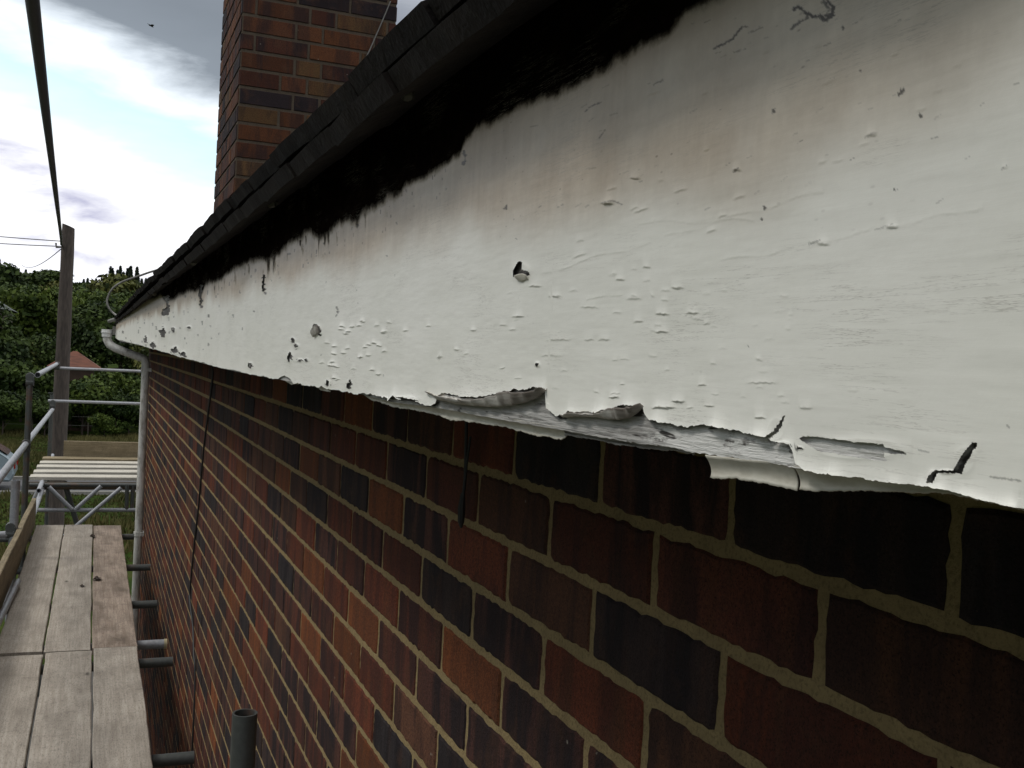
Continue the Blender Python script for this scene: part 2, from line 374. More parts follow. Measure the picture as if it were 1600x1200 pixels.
tag(q.build('path', mat_simple('concrete_path', (.05, .046, .04), .9, nscale=4)), kind='structure')

# ------------------------------------------------------------------ the house
house = empty('brick_house', (3.5, 4., GZ), 'brick house with a long peeling white fascia board and dark tiled roof', 'house')
HOFF = Vector(house.location)
def kid(o, parent=None):     # parent keeping world placement
    par = parent or house; o.parent = par
    def wm(p): return (wm(p.parent) @ p.matrix_parent_inverse if p.parent else Matrix.Identity(4)) @ Matrix.LocRotScale(p.location, p.rotation_euler, p.scale)
    o.matrix_parent_inverse = wm(par).inverted(); return o
W = .466
PAL = [((.130, .036, .018), .45), ((.092, .030, .019), .65), ((.165, .052, .018), .3), ((.026, .022, .023), 1.), ((.036, .024, .022), .9), ((.080, .034, .026), .9), ((.100, .044, .026), .6)]
def bricks(origin, udir, ndir, u0, u1, z0, z1, ztop, uoff, near=None, pal=PAL, pw=None, bond='stretcher', gain=1.0, seed=3, proud=.0035):
    """brick faces on a wall plane: u along, z up, n outward. returns verts, faces, colour, var"""
    rg = np.random.default_rng(seed); V = []; Fc = []; C = []; B = []
    o = np.array(origin, float); ud = np.array(udir, float); nd = np.array(ndir, float); zd = np.array([0, 0, 1.])
    k = int(math.floor((ztop-z1)/.075)); nrow = int(math.ceil((ztop-z0)/.075))
    for r in range(k, nrow):
        zt = ztop-r*.075-.005; zb = zt-.065
        if zb < z0: zb = z0
        if zt > z1: zt = z1
        if zt-zb < .01: continue
        cells = []
        if bond == 'stretcher':
            u = math.floor((u0-uoff)/.225)*.225+uoff-.225+(.1125 if r % 2 else 0)
            while u < u1: cells.append((u+.005, u+.22)); u += .225
        else:
            u = u0-(.17 if r % 2 else 0); j = r
            while u < u1:
                wv = .225 if (j % 2 == 0 or rg.random() < .35) else .1125
                cells.append((u+.004, u+wv-.004)); u += wv; j += 1
        for (a, c) in cells:
            a = max(a, u0); c = min(c, u1)
            if c-a < .02: continue
            ci = rg.choice(len(pal), p=pw); col, var = pal[ci]
            col = np.array(col)*(.8+.45*rg.random())*gain
            isn = near is not None and near((a+c)/2, (zt+zb)/2)
            j0 = (rg.random(4)-.5)*.003
            if isn:
                nu, nz = 22, 7
                pu = np.concatenate([np.linspace(a, c, nu, endpoint=False), np.full(nz, c), np.linspace(c, a, nu, endpoint=False), np.full(nz, a)])
                pz = np.concatenate([np.full(nu, zb), np.linspace(zb, zt, nz, endpoint=False), np.full(nu, zt), np.linspace(zt, zb, nz, endpoint=False)])
                n = len(pu); cu, cz = (a+c)/2, (zt+zb)/2
                # rounded corners + ragged arris
                ex = 1; ez = np.minimum(np.minimum(pz-zb, zt-pz)+.0001, .006)/.006
                rag = (vnoise(pu*260, pz*260, seed)-.5)*.0040+(vnoise(pu*60, pz*60, seed+5)-.5)*.0018
                du = np.sign(cu-pu)*(np.abs(pu-cu) > (c-a)/2-.0005); dz = np.sign(cz-pz)*(np.abs(pz-cz) > (zt-zb)/2-.0005)
                outer_u = pu+du*(rag+.0002); outer_z = pz+dz*(rag+.0002)
                corner = ((np.abs(du) > 0) & (np.abs(dz) > 0)).astype(float)*.0009
                outer_u = outer_u+du*corner; outer_z = outer_z+dz*corner
                sc_u = 1-.003/((c-a)/2); sc_z = 1-.003/((zt-zb)/2)
                inner_u = cu+(outer_u-cu)*sc_u; inner_z = cz+(outer_z-cz)*sc_z
                pr_ = proud+(rg.random()-.5)*.0015
                base = len(V)
                for uu, zz, dd in ((outer_u, outer_z, -.004), (outer_u, outer_z, pr_-.0022), (inner_u, inner_z, pr_)):
                    for q_, s_ in zip(uu, zz): V.append(o+ud*q_+zd*s_+nd*dd)
                for ring in (0, 1):
                    for t_ in range(n):
                        t2 = (t_+1) % n
                        Fc.append((base+ring*n+t_, base+ring*n+t2, base+(ring+1)*n+t2, base+(ring+1)*n+t_))
                Fc.append(tuple(base+2*n+t_ for t_ in range(n)))
                C += [col]*(3*n); B += [var]*(3*n)
            else:
                base = len(V); e = .003; pr_ = proud+(rg.random()-.5)*.002
                a2, c2, b2, t2 = a+j0[0]*.5, c+j0[1]*.5, zb+j0[2]*.5, zt+j0[3]*.5
                for (uu, zz, dd) in ((a2, b2, -.004), (c2, b2, -.004), (c2, t2, -.004), (a2, t2, -.004), (a2+e, b2+e, pr_), (c2-e, b2+e, pr_), (c2-e, t2-e, pr_), (a2+e, t2-e, pr_)):
                    V.append(o+ud*uu+zd*zz+nd*dd)
                Fc += [(base+4, base+5, base+6, base+7)]+[(base+i, base+(i+1) % 4, base+4+(i+1) % 4, base+4+i) for i in range(4)]
                C += [col]*8; B += [var]*8
    return V, Fc, C, B
def brick_mesh(name, parts, mort_boxes, mats, parent):
    V = []; Fc = []; C = []; B = []; mi = []
    for (v, f_, c_, b_) in parts:
        n = len(V); V += list(v); Fc += [tuple(i+n for i in q) for q in f_]; C += c_; B += b_; mi += [0]*len(f_)
    mb = MB()
    for a, b_ in mort_boxes: mb.box(a, b_)
    n = len(V); V += [np.array(q) for q in mb.v]; Fc += [tuple(i+n for i in q) for q in mb.f]; mi += [1]*len(mb.f)
    C += [np.array((.1, .1, .1))]*len(mb.v); B += [0]*len(mb.v)
    o = mesh_obj(name, np.array(V), Fc, mats, None, midx=mi, attrs={'bc': np.array(C), 'bv': np.array(B)})
    bm = bmesh.new(); bm.from_mesh(o.data); bmesh.ops.recalc_face_normals(bm, faces=bm.faces); bm.to_mesh(o.data); bm.free()
    return kid(o, parent)
YC = 10.25
near = lambda u, z: u < 4.6 and z > -1.25
ztop = -.1365+.075*4
bA = bricks((W, 0, 0), (0, 1, 0), (-1, 0, 0), -2.5, YC, GZ, .12, ztop, 1.0147, near, pw=[.23, .22, .08, .11, .08, .13, .15])
bB = bricks((W, YC, 0), (1, 0, 0), (0, 1, 0), 0, 6.4, GZ, .12, ztop, .1125, None, pw=[.23, .22, .08, .11, .08, .13, .15], seed=8)
brick_mesh('brick_wall', [bA, bB], [((W-.0012, -2.5, GZ-.2), (W+.22, YC+.0012, .13)), ((W+.22, YC-.22, GZ-.2), (W+6.4, YC+.0012, .13))], [M_BRICK, M_MORT], house)

# ---- fascia board (bare wood) with the paint skin
def Xf(Y): return .2-.0035*np.clip(Y, -3, 11)
def px2fascia(x, y, off=0.):
    d = ray(x, y); tt = (.2-off)/(d[0]+.0035*d[1]); p = d*tt; return p
def poly_y(pts):
    a = np.array(pts, float); return lambda x: np.interp(x, a[:, 0], a[:, 1])
YEND = px2fascia(179, 529)[1]; YEND = min(YEND, 10.45)
board_bottom = [(179, 528), (185, 532), (224, 541), (260, 551), (304, 564), (347, 576), (400, 587), (432, 592), (470, 600), (513, 607), (564, 616), (610, 628), (650, 633), (692, 639), (784, 656), (870, 671), (927, 681),
    (985, 691), (1042, 698), (1078, 706), (1136, 714), (1180, 720), (1208, 724), (1259, 735), (1300, 741), (1371, 750), (1461, 761), (1540, 777), (1600, 792)]
paint_bottom = [(179, 527), (185, 531), (224, 540), (232, 544), (260, 550), (281, 558), (304, 563), (347, 575), (400, 586), (432, 591.5), (439, 591), (446, 587), (455, 592), (460, 600), (466, 597), (478, 604), (489, 602), (497, 606), (505, 603), (513, 607.5), (540, 612), (564, 615.5),
    (575, 614), (590, 619), (607, 622), (613, 625), (620, 617), (626, 623), (650, 625), (664, 632), (678, 634), (684, 632), (687, 622), (689, 616), (700, 616), (720, 618), (750, 619), (780, 616), (806, 609), (840, 606), (857, 607), (860, 622), (852, 634), (862, 642), (872, 649),
    (884, 649), (893, 644), (910, 642), (939, 646), (973, 633), (1000, 634), (1009, 633), (1012, 648), (1020, 656), (1028, 656), (1040, 661), (1050, 660), (1061, 665), (1075, 667), (1092, 666), (1100, 663), (1110, 664), (1120, 664), (1138, 668), (1150, 672), (1160, 672), (1173, 678), (1190, 680), (1206, 683),
    (1211, 684), (1215, 689), (1222, 691), (1240, 695), (1245, 705), (1250, 725), (1259, 731), (1267, 735), (1294, 740), (1320, 743), (1345, 746), (1371, 750), (1412, 755), (1440, 758), (1457, 760), (1469, 762), (1500, 769), (1544, 780), (1600, 793)]
bb0 = poly_y(board_bottom); pb0 = poly_y(paint_bottom)
def pb(x): x = np.asarray(x, float); return pb0(x)+np.interp(x, [180, 430, 640, 1300, 1600], [.5, .8, 1.2, 1., .4])*((vnoise(x/2.3, x*0, 51)-.5)*2.4+(vnoise(x/8., x*0, 52)-.5)*2.6)
def bb(x): x = np.asarray(x, float); return bb0(x)+np.interp(x, [560, 900, 1000, 1230], [0, .6, 1.4, 1.])*((vnoise(x/3., x*0, 61)-.5)*2.2)
pxs = np.concatenate([np.arange(179.5, 1600, 1.45), np.arange(1602, 1800, 8)])
def bottom_curve(fy, xs_):
    P = np.array([px2fascia(x, float(fy(x))) for x in xs_]); return P[:, 1], P[:, 2]
Yb, Zb = bottom_curve(pb, pxs)
# past the right edge of the frame keep the height of the last visible stretch
m_ = pxs > 1600; Zb[m_] = Zb[~m_][-1]
o_ = np.argsort(-Yb); Yb = Yb[o_]; Zb = Zb[o_]
ext = np.linspace(Yb[-1]-.02, -2.4, 60)
Yb = np.concatenate([Yb, ext]); Zb = np.concatenate([Zb, np.full(60, Zb[-1])])
keep = Yb <= YEND; Yb = Yb[keep]; Zb = Zb[keep]
def ztop_f(Y): return .186+.0062*np.clip(Y, 0, 10.5)
NR = 560; s_ = np.linspace(0, 1, NR)**1.3
YY = np.repeat(Yb[:, None], NR, 1); ZZ = Zb[:, None]+(ztop_f(Yb)-Zb)[:, None]*s_[None, :]
P3 = np.stack([Xf(YY), YY, ZZ], -1)
zc = P3@Fw; vis = zc > .05
PX = np.where(vis, 800+FPX*(P3@Rt)/np.where(vis, zc, 1), 5000.); PY = np.where(vis, 600-FPX*(P3@Up)/np.where(vis, zc, 1), 300.)
# ---- relief of the paint
rel = np.zeros_like(PX)
rel += (fbm(YY*9, ZZ*14, 3, 3)-.5)*.0016+(fbm(YY*40, ZZ*200, 3, 9)-.5)*.0002
dpx = pb(PX)-PY                                    # px above the lower edge
liftA = .0003+.0012*vnoise(PX/23., np.zeros_like(PX), 4)**2*1.5
near_peel = np.where((PX > 560) & (PX < 1600), 1., .35)
scale_px = FPX/np.where(vis, zc, 5)                # px per metre
rel += np.where(vis, liftA*near_peel*np.exp(-np.clip(dpx, 0, None)/11.), 0)
def blister(x0, x1, y, h, up=9., slope=0.):
    global rel
    xc = (x0+x1)/2; hw = (x1-x0)/2+1
    gx = np.exp(-((PX-xc)/hw)**4); dy = y+slope*(PX-xc)-PY+(vnoise(PX/3., PX*0+y, 7)-.5)*2.2+.5*(((PX-xc)/hw)**2)
    rel += h/scale_px*gx*np.where(dy > 0, np.exp(-dy/up), np.clip(1+dy/1.0, 0, 1))
for (x0, x1, y, h) in [(1056, 1071, 450, 4), (1031, 1048, 491, 4), (1079, 1095, 490, 4), (1030, 1047, 519, 4), (996, 1007, 503, 3), (958, 970, 621, 4), (1027, 1057, 637, 6), (1057, 1073, 627, 5), (1176, 1217, 598, 2.5),
        (1186, 1200, 653, 4), (1107, 1120, 634, 3), (1097, 1107, 602, 3), (863, 879, 463, 3), (812, 820, 494, 3), (832, 848, 447, 3), (968, 978, 437, 3), (913, 935, 480, 2), (940, 955, 531, 2.5), (918, 930, 531, 2), (985, 1004, 467, 2.5),
        (860, 893, 531, 2), (1010, 1019, 417, 3), (1283, 1298, 382, 4), (1390, 1405, 355, 5), (1150, 1160, 266, 4), (850, 880, 556, 1.5), (1330, 1345, 611, 1.2), (950, 960, 318, 5), (1255, 1272, 638, 3), (945, 962, 318, 3), (990, 1002, 279, 4), (1360, 1372, 212, 4)]:
    blister(x0, x1, y, h*.55)
rb = np.random.default_rng(5)
for _ in range(55):
    x = rb.uniform(780, 1260); y = rb.uniform(420, 600) if rb.random() < .8 else rb.uniform(600, 640); wd = rb.uniform(4, 13)
    blister(x-wd/2, x+wd/2, y, rb.uniform(.4, 1.1), 4)
for _ in range(26):
    x = rb.uniform(900, 1580); y = rb.uniform(60, 400); wd = rb.uniform(6, 18)
    blister(x-wd/2, x+wd/2, y, rb.uniform(.6, 1.3), 6, -.3)
for _ in range(40):
    x = rb.uniform(500, 600) if rb.random() < .6 else rb.uniform(600, 760); y = rb.uniform(500, 600); blister(x-2.5, x+2.5, y, rb.uniform(.8, 1.8), 4)
for (x0, y0, x1, y1) in [(840, 432, 930, 405), (930, 405, 1020, 380), (920, 472, 975, 460), (1040, 372, 1290, 300), (1130, 410, 1230, 392), (1270, 382, 1400, 355), (1400, 355, 1540, 325), (1000, 350, 1180, 345)]:
    tt = (PX-x0)/(x1-x0); yl = y0+(y1-y0)*tt+3*np.sin(PX/17.); g = np.where((tt > 0) & (tt < 1), 1, 0)*vnoise(PX/9., PX*0, 8)
    rel += .7/scale_px*g*np.exp(-np.clip(yl-PY, 0, None)/5.)*(yl > PY)
# ---- holes through the paint
def inpoly(px, py, poly):
    r = np.zeros(px.shape, bool); n = len(poly)
    for i in range(n):
        (xa, ya), (xb, yb) = poly[i], poly[(i+1) % n]
        if ya == yb: continue
        c_ = ((ya > py) != (yb > py)) & (px < (xb-xa)*(py-ya)/(yb-ya)+xa); r ^= c_
    return r
HOLES = [[(1252, 684), (1275, 682.5), (1300, 686), (1334, 690), (1336, 693), (1342, 691), (1384, 695), (1388, 700), (1394, 701), (1406, 704), (1422, 708), (1400, 709), (1386, 706), (1386, 714), (1390, 720), (1370, 718), (1354, 715), (1330, 712), (1305, 707), (1285, 705), (1262, 691)],
    [(1206, 684), (1212, 685), (1219, 677), (1226, 666), (1233, 644), (1223, 663), (1214, 676)],
    [(1497, 738), (1510, 740), (1513, 730), (1522, 713), (1533, 693), (1526, 692), (1508, 717), (1500, 731)], [(1457, 754), (1466, 754), (1473, 736), (1470, 735), (1459, 744)], [(1470, 738), (1500, 739), (1500, 736.5), (1480, 735)],
    [(805, 432), (808, 420), (816, 409), (820, 412), (818, 421), (830, 426), (832, 431), (822, 431)],
    [(1215, 690), (1228, 692), (1243, 697), (1235, 698), (1222, 694)], [(1247, 699), (1262, 700), (1250, 702)],
    [(250, 518), (256, 510), (260, 520), (255, 528)], [(236, 540), (240, 533), (244, 541), (241, 546)], [(226, 532), (229, 525), (232, 533), (229, 537)], [(268, 547), (276, 541), (280, 550), (273, 552)], [(281, 552), (289, 549), (291, 558), (285, 557)],
    [(452, 566), (450, 558), (455, 549), (459, 557), (455, 562)], [(459, 529), (463, 530), (461, 536), (457, 534)], [(464, 538), (468, 541), (463, 544)], [(545, 607), (544, 600), (549, 594), (551, 597), (549, 608)], [(511, 601), (513, 594), (517, 597), (516, 603)],
    [(466, 563), (474, 562), (471, 565)], [(478, 563), (482, 562), (481, 565)], [(270, 516), (273, 512), (275, 516), (272, 519)], [(294, 511), (298, 511), (297, 515)], [(390, 573), (393, 566), (396, 572), (393, 576)], [(413, 430), (415.5, 430), (415, 455), (412, 455)], [(313, 445), (317, 445), (316, 478), (314, 480)],
    [(255, 463), (265, 462), (265, 493), (253, 492), (259, 482), (263, 474)], [(486, 518), (494, 508), (501, 509), (503, 525), (495, 520)], [(841, 572), (842, 567), (845, 568), (844, 572)], [(602, 626), (605, 622), (612, 622), (608, 627)], [(624, 621), (640, 622), (661, 627), (640, 625)]]
hole = np.zeros(PX.shape, bool); halo = np.zeros(PX.shape)
for h_ in HOLES:
    a = np.array(h_); x0, y0 = a.min(0)-8; x1, y1 = a.max(0)+8
    w_ = (PX > x0) & (PX < x1) & (PY > y0) & (PY < y1)
    if not w_.any(): continue
    wa = np.where(PX[w_] < 620, 4.5, 1.6); wob = (vnoise(PX[w_]/2.6, PY[w_]/2.6, 31)-.5)*wa
    hole[w_] |= inpoly(PX[w_]+wob, PY[w_]+wob, h_)
    cx, cyy = a.mean(0); ex = (a[:, 0].max()-a[:, 0].min())/2+2; ey = (a[:, 1].max()-a[:, 1].min())/2+2
    r_ = np.sqrt(((PX[w_]-cx)/ex)**2+((PY[w_]-cyy)/ey)**2)
    halo[w_] = np.maximum(halo[w_], np.exp(-np.clip(r_-.75, 0, None)*4))
rel += np.where(vis, halo*1.5/scale_px*np.where(PX < 700, .45, 1.), 0)
# ---- colour masks
stain = poly_y([(180, 498), (200, 492), (232, 470), (252, 462), (262, 474), (270, 470), (300, 452), (312, 452), (316, 462), (322, 446), (345, 438), (370, 420), (400, 409), (412, 404), (418, 408), (440, 394), (452, 380), (470, 376), (482, 366), (500, 374), (520, 356), (545, 343), (556, 346), (560, 352), (566, 336),
    (577, 330), (598, 322), (610, 306), (622, 306), (640, 286), (680, 270), (700, 256), (722, 240), (730, 222), (745, 198), (760, 195), (785, 190), (802, 172), (840, 160), (870, 148), (900, 134), (950, 106), (1000, 76), (1050, 50), (1070, 24), (1110, 4), (1160, -22), (1250, -70), (1600, -260), (2200, -600)])
sy = stain(PX); soft = np.interp(PX, [180, 500, 800, 1100, 1600], [9, 20, 20, 28, 38])
jit = (fbm(PX/9., PX*0+3, 3, 12)-.5)*8+(fbm(PX/30., PY/30., 3, 22)-.5)*10
mould = 1-sstep(-1, 1, (PY-sy-jit)/soft)
mould = np.where(vis & (PX < 2600), mould, 1-sstep(.128, .145, ztop_f(YY)-.045-0*ZZ+ZZ*0)*(ZZ < .14))
far_drip = np.exp(-((PX-470)/170.)**2)
drip = sstep(.60, .80, vnoise(PX/3.2, PY/34., 44))*(1-sstep(0, 55, PY-sy))*(PY > sy)*far_drip*.65
mould = np.clip(np.maximum(mould, drip), 0, 1); mvar = np.clip(1-sstep(15, 60, np.abs(PY-sy)), 0, 1)
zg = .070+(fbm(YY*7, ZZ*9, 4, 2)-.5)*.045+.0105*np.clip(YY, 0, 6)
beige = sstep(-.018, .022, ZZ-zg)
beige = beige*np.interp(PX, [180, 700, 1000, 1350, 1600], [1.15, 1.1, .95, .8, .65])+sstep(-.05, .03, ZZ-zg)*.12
mark = np.zeros_like(PX)
def stroke(pts, w_, a=1.):
    for (xa, ya), (xb, yb) in zip(pts[:-1], pts[1:]):
        L2 = (xb-xa)**2+(yb-ya)**2; tt = np.clip(((PX-xa)*(xb-xa)+(PY-ya)*(yb-ya))/L2, 0, 1)
        d = np.hypot(PX-xa-tt*(xb-xa), PY-ya-tt*(yb-ya))+(vnoise(PX/2.5, PY/2.5, 6)-.5)*w_*1.2
        np.maximum(mark, a*(1-sstep(w_*.4, w_*1.1, d)), out=mark)
stroke([(1244, 16), (1250, 11), (1262, 20), (1275, 27), (1290, 26), (1303, 22), (1306, 12), (1296, 3)], 3.2, .95)
stroke([(1262, 20), (1266, 28), (1248, 38), (1240, 46)], 2.4, .8); stroke([(1284, 26), (1292, 31), (1304, 24)], 4, .95); stroke([(1290, 4), (1298, 14)], 3.5, .8)
stroke([(1118, 77), (1130, 71), (1148, 62), (1155, 52), (1164, 42)], 2, .85); stroke([(1164, 42), (1172, 43)], 1.6, .7); stroke([(1174, 52), (1195, 44)], 1.5, .45); stroke([(1150, 82), (1168, 77)], 1.5, .45)
stroke([(919, 174), (928, 166), (944, 160)], 1.8, .7); stroke([(1024, 133), (1040, 125)], 1.5, .6); stroke([(941, 216), (949, 204)], 1.3, .6); stroke([(945, 318), (962, 314), (975, 320)], 1.6, .55)
for (x, y, r_) in [(1413, 142, 4), (1408, 147, 2.6), (1213, 173, 3.4), (1320, 42, 3), (1198, 324, 2.7), (1193, 342, 1.8), (794, 323, 2.8), (790, 326, 1.4), (843, 569, 1.6), (548, 601, 3), (1400, 295, 1.6), (1347, 110, 2), (726, 254, 3), (728, 240, 3), (621, 300, 3), (560, 352, 3), (528, 487, 1.6), (416, 458, 1.8), (810, 373, 1.6), (1442, 180, 3), (1174, 541, 1.6), (1420, 708, 1.5)]:
    stroke([(x, y), (x+.6, y+r_*.8)], r_, .85)
stroke([(728, 236), (729, 256)], 1.6, .9); stroke([(527, 480), (530, 486), (526, 495)], 1.3, .7); stroke([(1370, 360), (1398, 350)], 1.4, .35); stroke([(1268, 382), (1285, 376)], 1.8, .5); stroke([(1355, 215), (1372, 208)], 2, .35); stroke([(1148, 270), (1158, 264)], 1.8, .6)
stroke([(1100, 712), (1102, 712)], 1., .2)
stroke([(1182, 694), (1206, 706), (1232, 716), (1259, 731)], 1.3, .55); stroke([(1580, 665), (1582, 668)], 2, .4)
stroke([(1440, 703), (1456, 707)], 1.4, .4); stroke([(1554, 745), (1600, 751)], 2.2, .5)
for _ in range(60):
    x = rb.uniform(820, 1590); y = rb.uniform(30, 330); l = rb.uniform(3, 12); stroke([(x, y), (x+l, y-l*rb.uniform(.2, .8))], rb.uniform(.7, 1.4), rb.uniform(.15, .5))
for _ in range(70):
    x = rb.uniform(210, 700); y = 0; y = float(stain(x))+rb.uniform(4, 45); stroke([(x, y), (x+rb.uniform(-.5, .5), y+rb.uniform(1, 6))], rb.uniform(.6, 1.2), rb.uniform(.3, .8))
for _ in range(60):
    x = rb.uniform(186, 330) if rb.random() < .6 else rb.uniform(330, 620); y = rb.uniform(float(stain(x))+8, float(pb0(x))-2); stroke([(x, y), (x+rb.uniform(-.8, .8), y+rb.uniform(.5, 3.5))], rb.uniform(.5, 1.3), rb.uniform(.35, .9))
mark *= vis
V = np.stack([Xf(YY)-.0012-np.clip(rel, -.0008, .02), YY, ZZ], -1).reshape(-1, 3)
nc = len(Yb); ii = np.arange(nc*NR).reshape(nc, NR)
Q = np.stack([ii[:-1, :-1], ii[:-1, 1:], ii[1:, 1:], ii[1:, :-1]], -1).reshape(-1, 4)
hq = hole.reshape(-1)[Q].any(1)
Q = Q[~hq]
M4 = lambda a: a.reshape(-1)
# flip winding so the normal looks outwards (-X)
e1 = V[Q[0, 1]]-V[Q[0, 0]]; e2 = V[Q[0, 3]]-V[Q[0, 0]]
if np.cross(e1, e2)[0] > 0: Q = Q[:, ::-1]

# board itself
bx = np.concatenate([np.arange(179.5, 1600, 4.), np.arange(1604, 1800, 16)])
yb2, zb2 = bottom_curve(bb, bx); zb2[bx > 1600] = zb2[bx <= 1600][-1]
o_ = np.argsort(-yb2); yb2 = yb2[o_]; zb2 = zb2[o_]
ext = np.linspace(yb2[-1]-.02, -2.4, 40); yb2 = np.concatenate([yb2, ext]); zb2 = np.concatenate([zb2, np.full(40, zb2[-1])])
k_ = yb2 <= YEND; yb2 = yb2[k_]; zb2 = zb2[k_]
NB = 150; sb = np.linspace(0, 1, NB)**1.4
BY = np.repeat(yb2[:, None], NB, 1); BZ = zb2[:, None]+(ztop_f(yb2)+.003-zb2)[:, None]*sb
Bx = Xf(BY)+.0004+(fbm(BY*90, BZ*700, 3, 3)-.5)*.0006
front = np.stack([Bx, BY, BZ], -1); back = np.stack([np.full_like(yb2, 0)+Xf(yb2)+.021, yb2, zb2+.0015], -1); backt = np.stack([Xf(yb2)+.021, yb2, ztop_f(yb2)+.003], -1)
Pf = front.reshape(-1, 3); zz = Pf@Fw; vv = zz > .05
bpx = np.where(vv, 800+FPX*(Pf@Rt)/np.where(vv, zz, 1), 5000); bpy_ = np.where(vv, 600-FPX*(Pf@Up)/np.where(vv, zz, 1), 300)
und = pb(bpx)-bpy_; shade_dirt = np.where((bpx > 560) & (bpx < 1300) & vv, .85*np.exp(-np.clip(-und-.5, 0, None)/2.2)*(.4+.9*vnoise(bpx/12., bpx*0, 4)), 0); shade_dirt = np.clip(shade_dirt*(und < 2.5), 0, 1)  # dark line under the lifted paint edge: dirt plus shade painted on the wood
for h_ in HOLES[1:]:  # deep shade inside the paint holes, painted as dark wood colour
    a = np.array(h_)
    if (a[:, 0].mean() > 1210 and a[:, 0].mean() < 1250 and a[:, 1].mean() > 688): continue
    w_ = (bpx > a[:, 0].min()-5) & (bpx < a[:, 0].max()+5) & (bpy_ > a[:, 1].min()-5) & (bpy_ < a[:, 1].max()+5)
    c_ = a.mean(0); shade_dirt[w_] = np.maximum(shade_dirt[w_], .85*inpoly(bpx[w_], bpy_[w_], [tuple(c_+(p_-c_)*np.array([1.25, 1.15])+np.sign(p_-c_)*1.6) for p_ in a]))
resid = sstep(985, 1060, bpx)*.9+.25
nV = len(Pf); n_c = len(yb2); jj = np.arange(nV).reshape(n_c, NB)
Fb = [tuple(map(int, q)) for q in np.stack([jj[:-1, :-1], jj[:-1, 1:], jj[1:, 1:], jj[1:, :-1]], -1).reshape(-1, 4)]
for i in range(n_c-1):
    Fb.append((int(jj[i, 0]), nV+i, nV+i+1, int(jj[i+1, 0]))); Fb.append((nV+i, nV+n_c+i, nV+n_c+i+1, nV+i+1)); Fb.append((int(jj[i, -1]), nV+n_c+i, nV+n_c+i+1, int(jj[i+1, -1])))
Fb.append(tuple(int(q) for q in jj[0, ::-1])+(nV, nV+n_c)); Fb.append(tuple(int(q) for q in jj[-1, ::-1])+(nV+n_c-1, nV+2*n_c-1))
fas = mesh_obj('fascia_board', np.concatenate([Pf, back, backt]), Fb, M_FWOOD, None, attrs={'mark': np.concatenate([shade_dirt, np.ones(2*n_c)*.2]), 'residue': np.concatenate([resid, np.zeros(2*n_c)])})
bm = bmesh.new(); bm.from_mesh(fas.data); bmesh.ops.recalc_face_normals(bm, faces=bm.faces); bm.to_mesh(fas.data); bm.free()
kid(fas); tag(fas, 'fascia board with white paint peeling off bare grey wood along its lower edge')
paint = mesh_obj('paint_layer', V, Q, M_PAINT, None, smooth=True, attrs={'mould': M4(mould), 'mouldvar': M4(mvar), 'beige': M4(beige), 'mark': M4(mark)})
kid(paint, fas); tag(paint, 'cracked white paint, beige above and mouldy black along the top')

# ---- curled flaps: the paint rolled outwards and up, its back showing
def flap(name, pts, rmm, mat=None, label=None):
    """pts: (x, y_bend, y_free) in board-plane image units converted to the board's own plane"""
    a = np.array(pts, float); xs_ = np.arange(a[0, 0], a[-1, 0]+.01, 1.5)
    ybn = np.interp(xs_, a[:, 0], a[:, 1]); yfr = np.interp(xs_, a[:, 0], a[:, 2]); NS = 16; rows = []
    for k, x in enumerate(xs_):
        pbn = px2fascia(x, ybn[k]); pfr = px2fascia(x, yfr[k]); Yc = pbn[1]; Xp = Xf(Yc); H = max(pfr[2]-pbn[2], .0006)
        r = min(rmm*.001, H*.9+.0008)*(1+.2*math.sin(x*.31)); row = []
        wob = (vnoise(np.array([x/4.]), np.array([0.]), 3)[0]-.5)*.0006
        for s in range(NS):
            th = s/(NS-1)
            if th < .45:
                q_ = th/.45*math.pi*.5; row.append((Xp-.0006-r*(1-math.cos(q_))*.6, Yc, pbn[2]+r*(1-math.sin(q_))*.9+.001*(1-th/.45)))
            else:
                q_ = (th-.45)/.55; row.append((Xp-.0006-r*.6-r*.9*math.sin(q_*1.35), Yc+q_*wob*3, pbn[2]+H*q_+wob*q_))
        rows.append(row)
    V_ = np.array(rows).reshape(-1, 3); n = len(xs_); I = np.arange(n*NS).reshape(n, NS)
    F_ = np.stack([I[:-1, :-1], I[:-1, 1:], I[1:, 1:], I[1:, :-1]], -1).reshape(-1, 4)
    fx = np.repeat((xs_-xs_[0])/(xs_[-1]-xs_[0]), NS); fs = np.tile(np.linspace(0, 1, NS), n)
    dirt = np.clip(sstep(.55, .85, fx+.35*(vnoise(fx*14, fs*3, 5)-.5))*(.5+.5*fs)+sstep(.82, 1, fs)*.7+.35*(vnoise(fx*30, fs*4, 9) > .7), 0, 1)
    o = mesh_obj(name, V_, F_, mat or M_FLAKE, None, smooth=True, attrs={'dirt': dirt})
    md = o.modifiers.new('thickness', 'SOLIDIFY'); md.thickness = .0004
    kid(o, fas)
    if label: tag(o, label)
    return o
flap('paint_curl', [(672, 614, 612), (682, 619, 615), (690, 624, 617), (720, 631, 624), (750, 634, 625.5), (770, 635.5, 622), (787, 635, 617), (806, 633, 612), (825, 629, 614), (840, 624, 613), (850, 618, 610), (857, 611, 605), (859, 608, 606)], 3.2, label='long curled paint flap rolled up off the lower edge')
flap('paint_curl', [(884, 651, 649.5), (893, 651, 646), (910, 650, 645), (939, 651, 648.5), (950, 653, 643.5), (962, 655, 639), (973, 655.5, 636), (991, 652, 637.5), (1000, 647, 636), (1008, 638, 632), (1011, 632, 630)], 2.4, label='short brown-backed curled paint flap')
flap('paint_curl', [(493, 527, 520), (497, 523, 509), (502, 521, 508)], 2.5)
flap('paint_curl', [(812, 436, 431), (820, 440, 428), (830, 436, 430)], 1.5, M_STRIP)
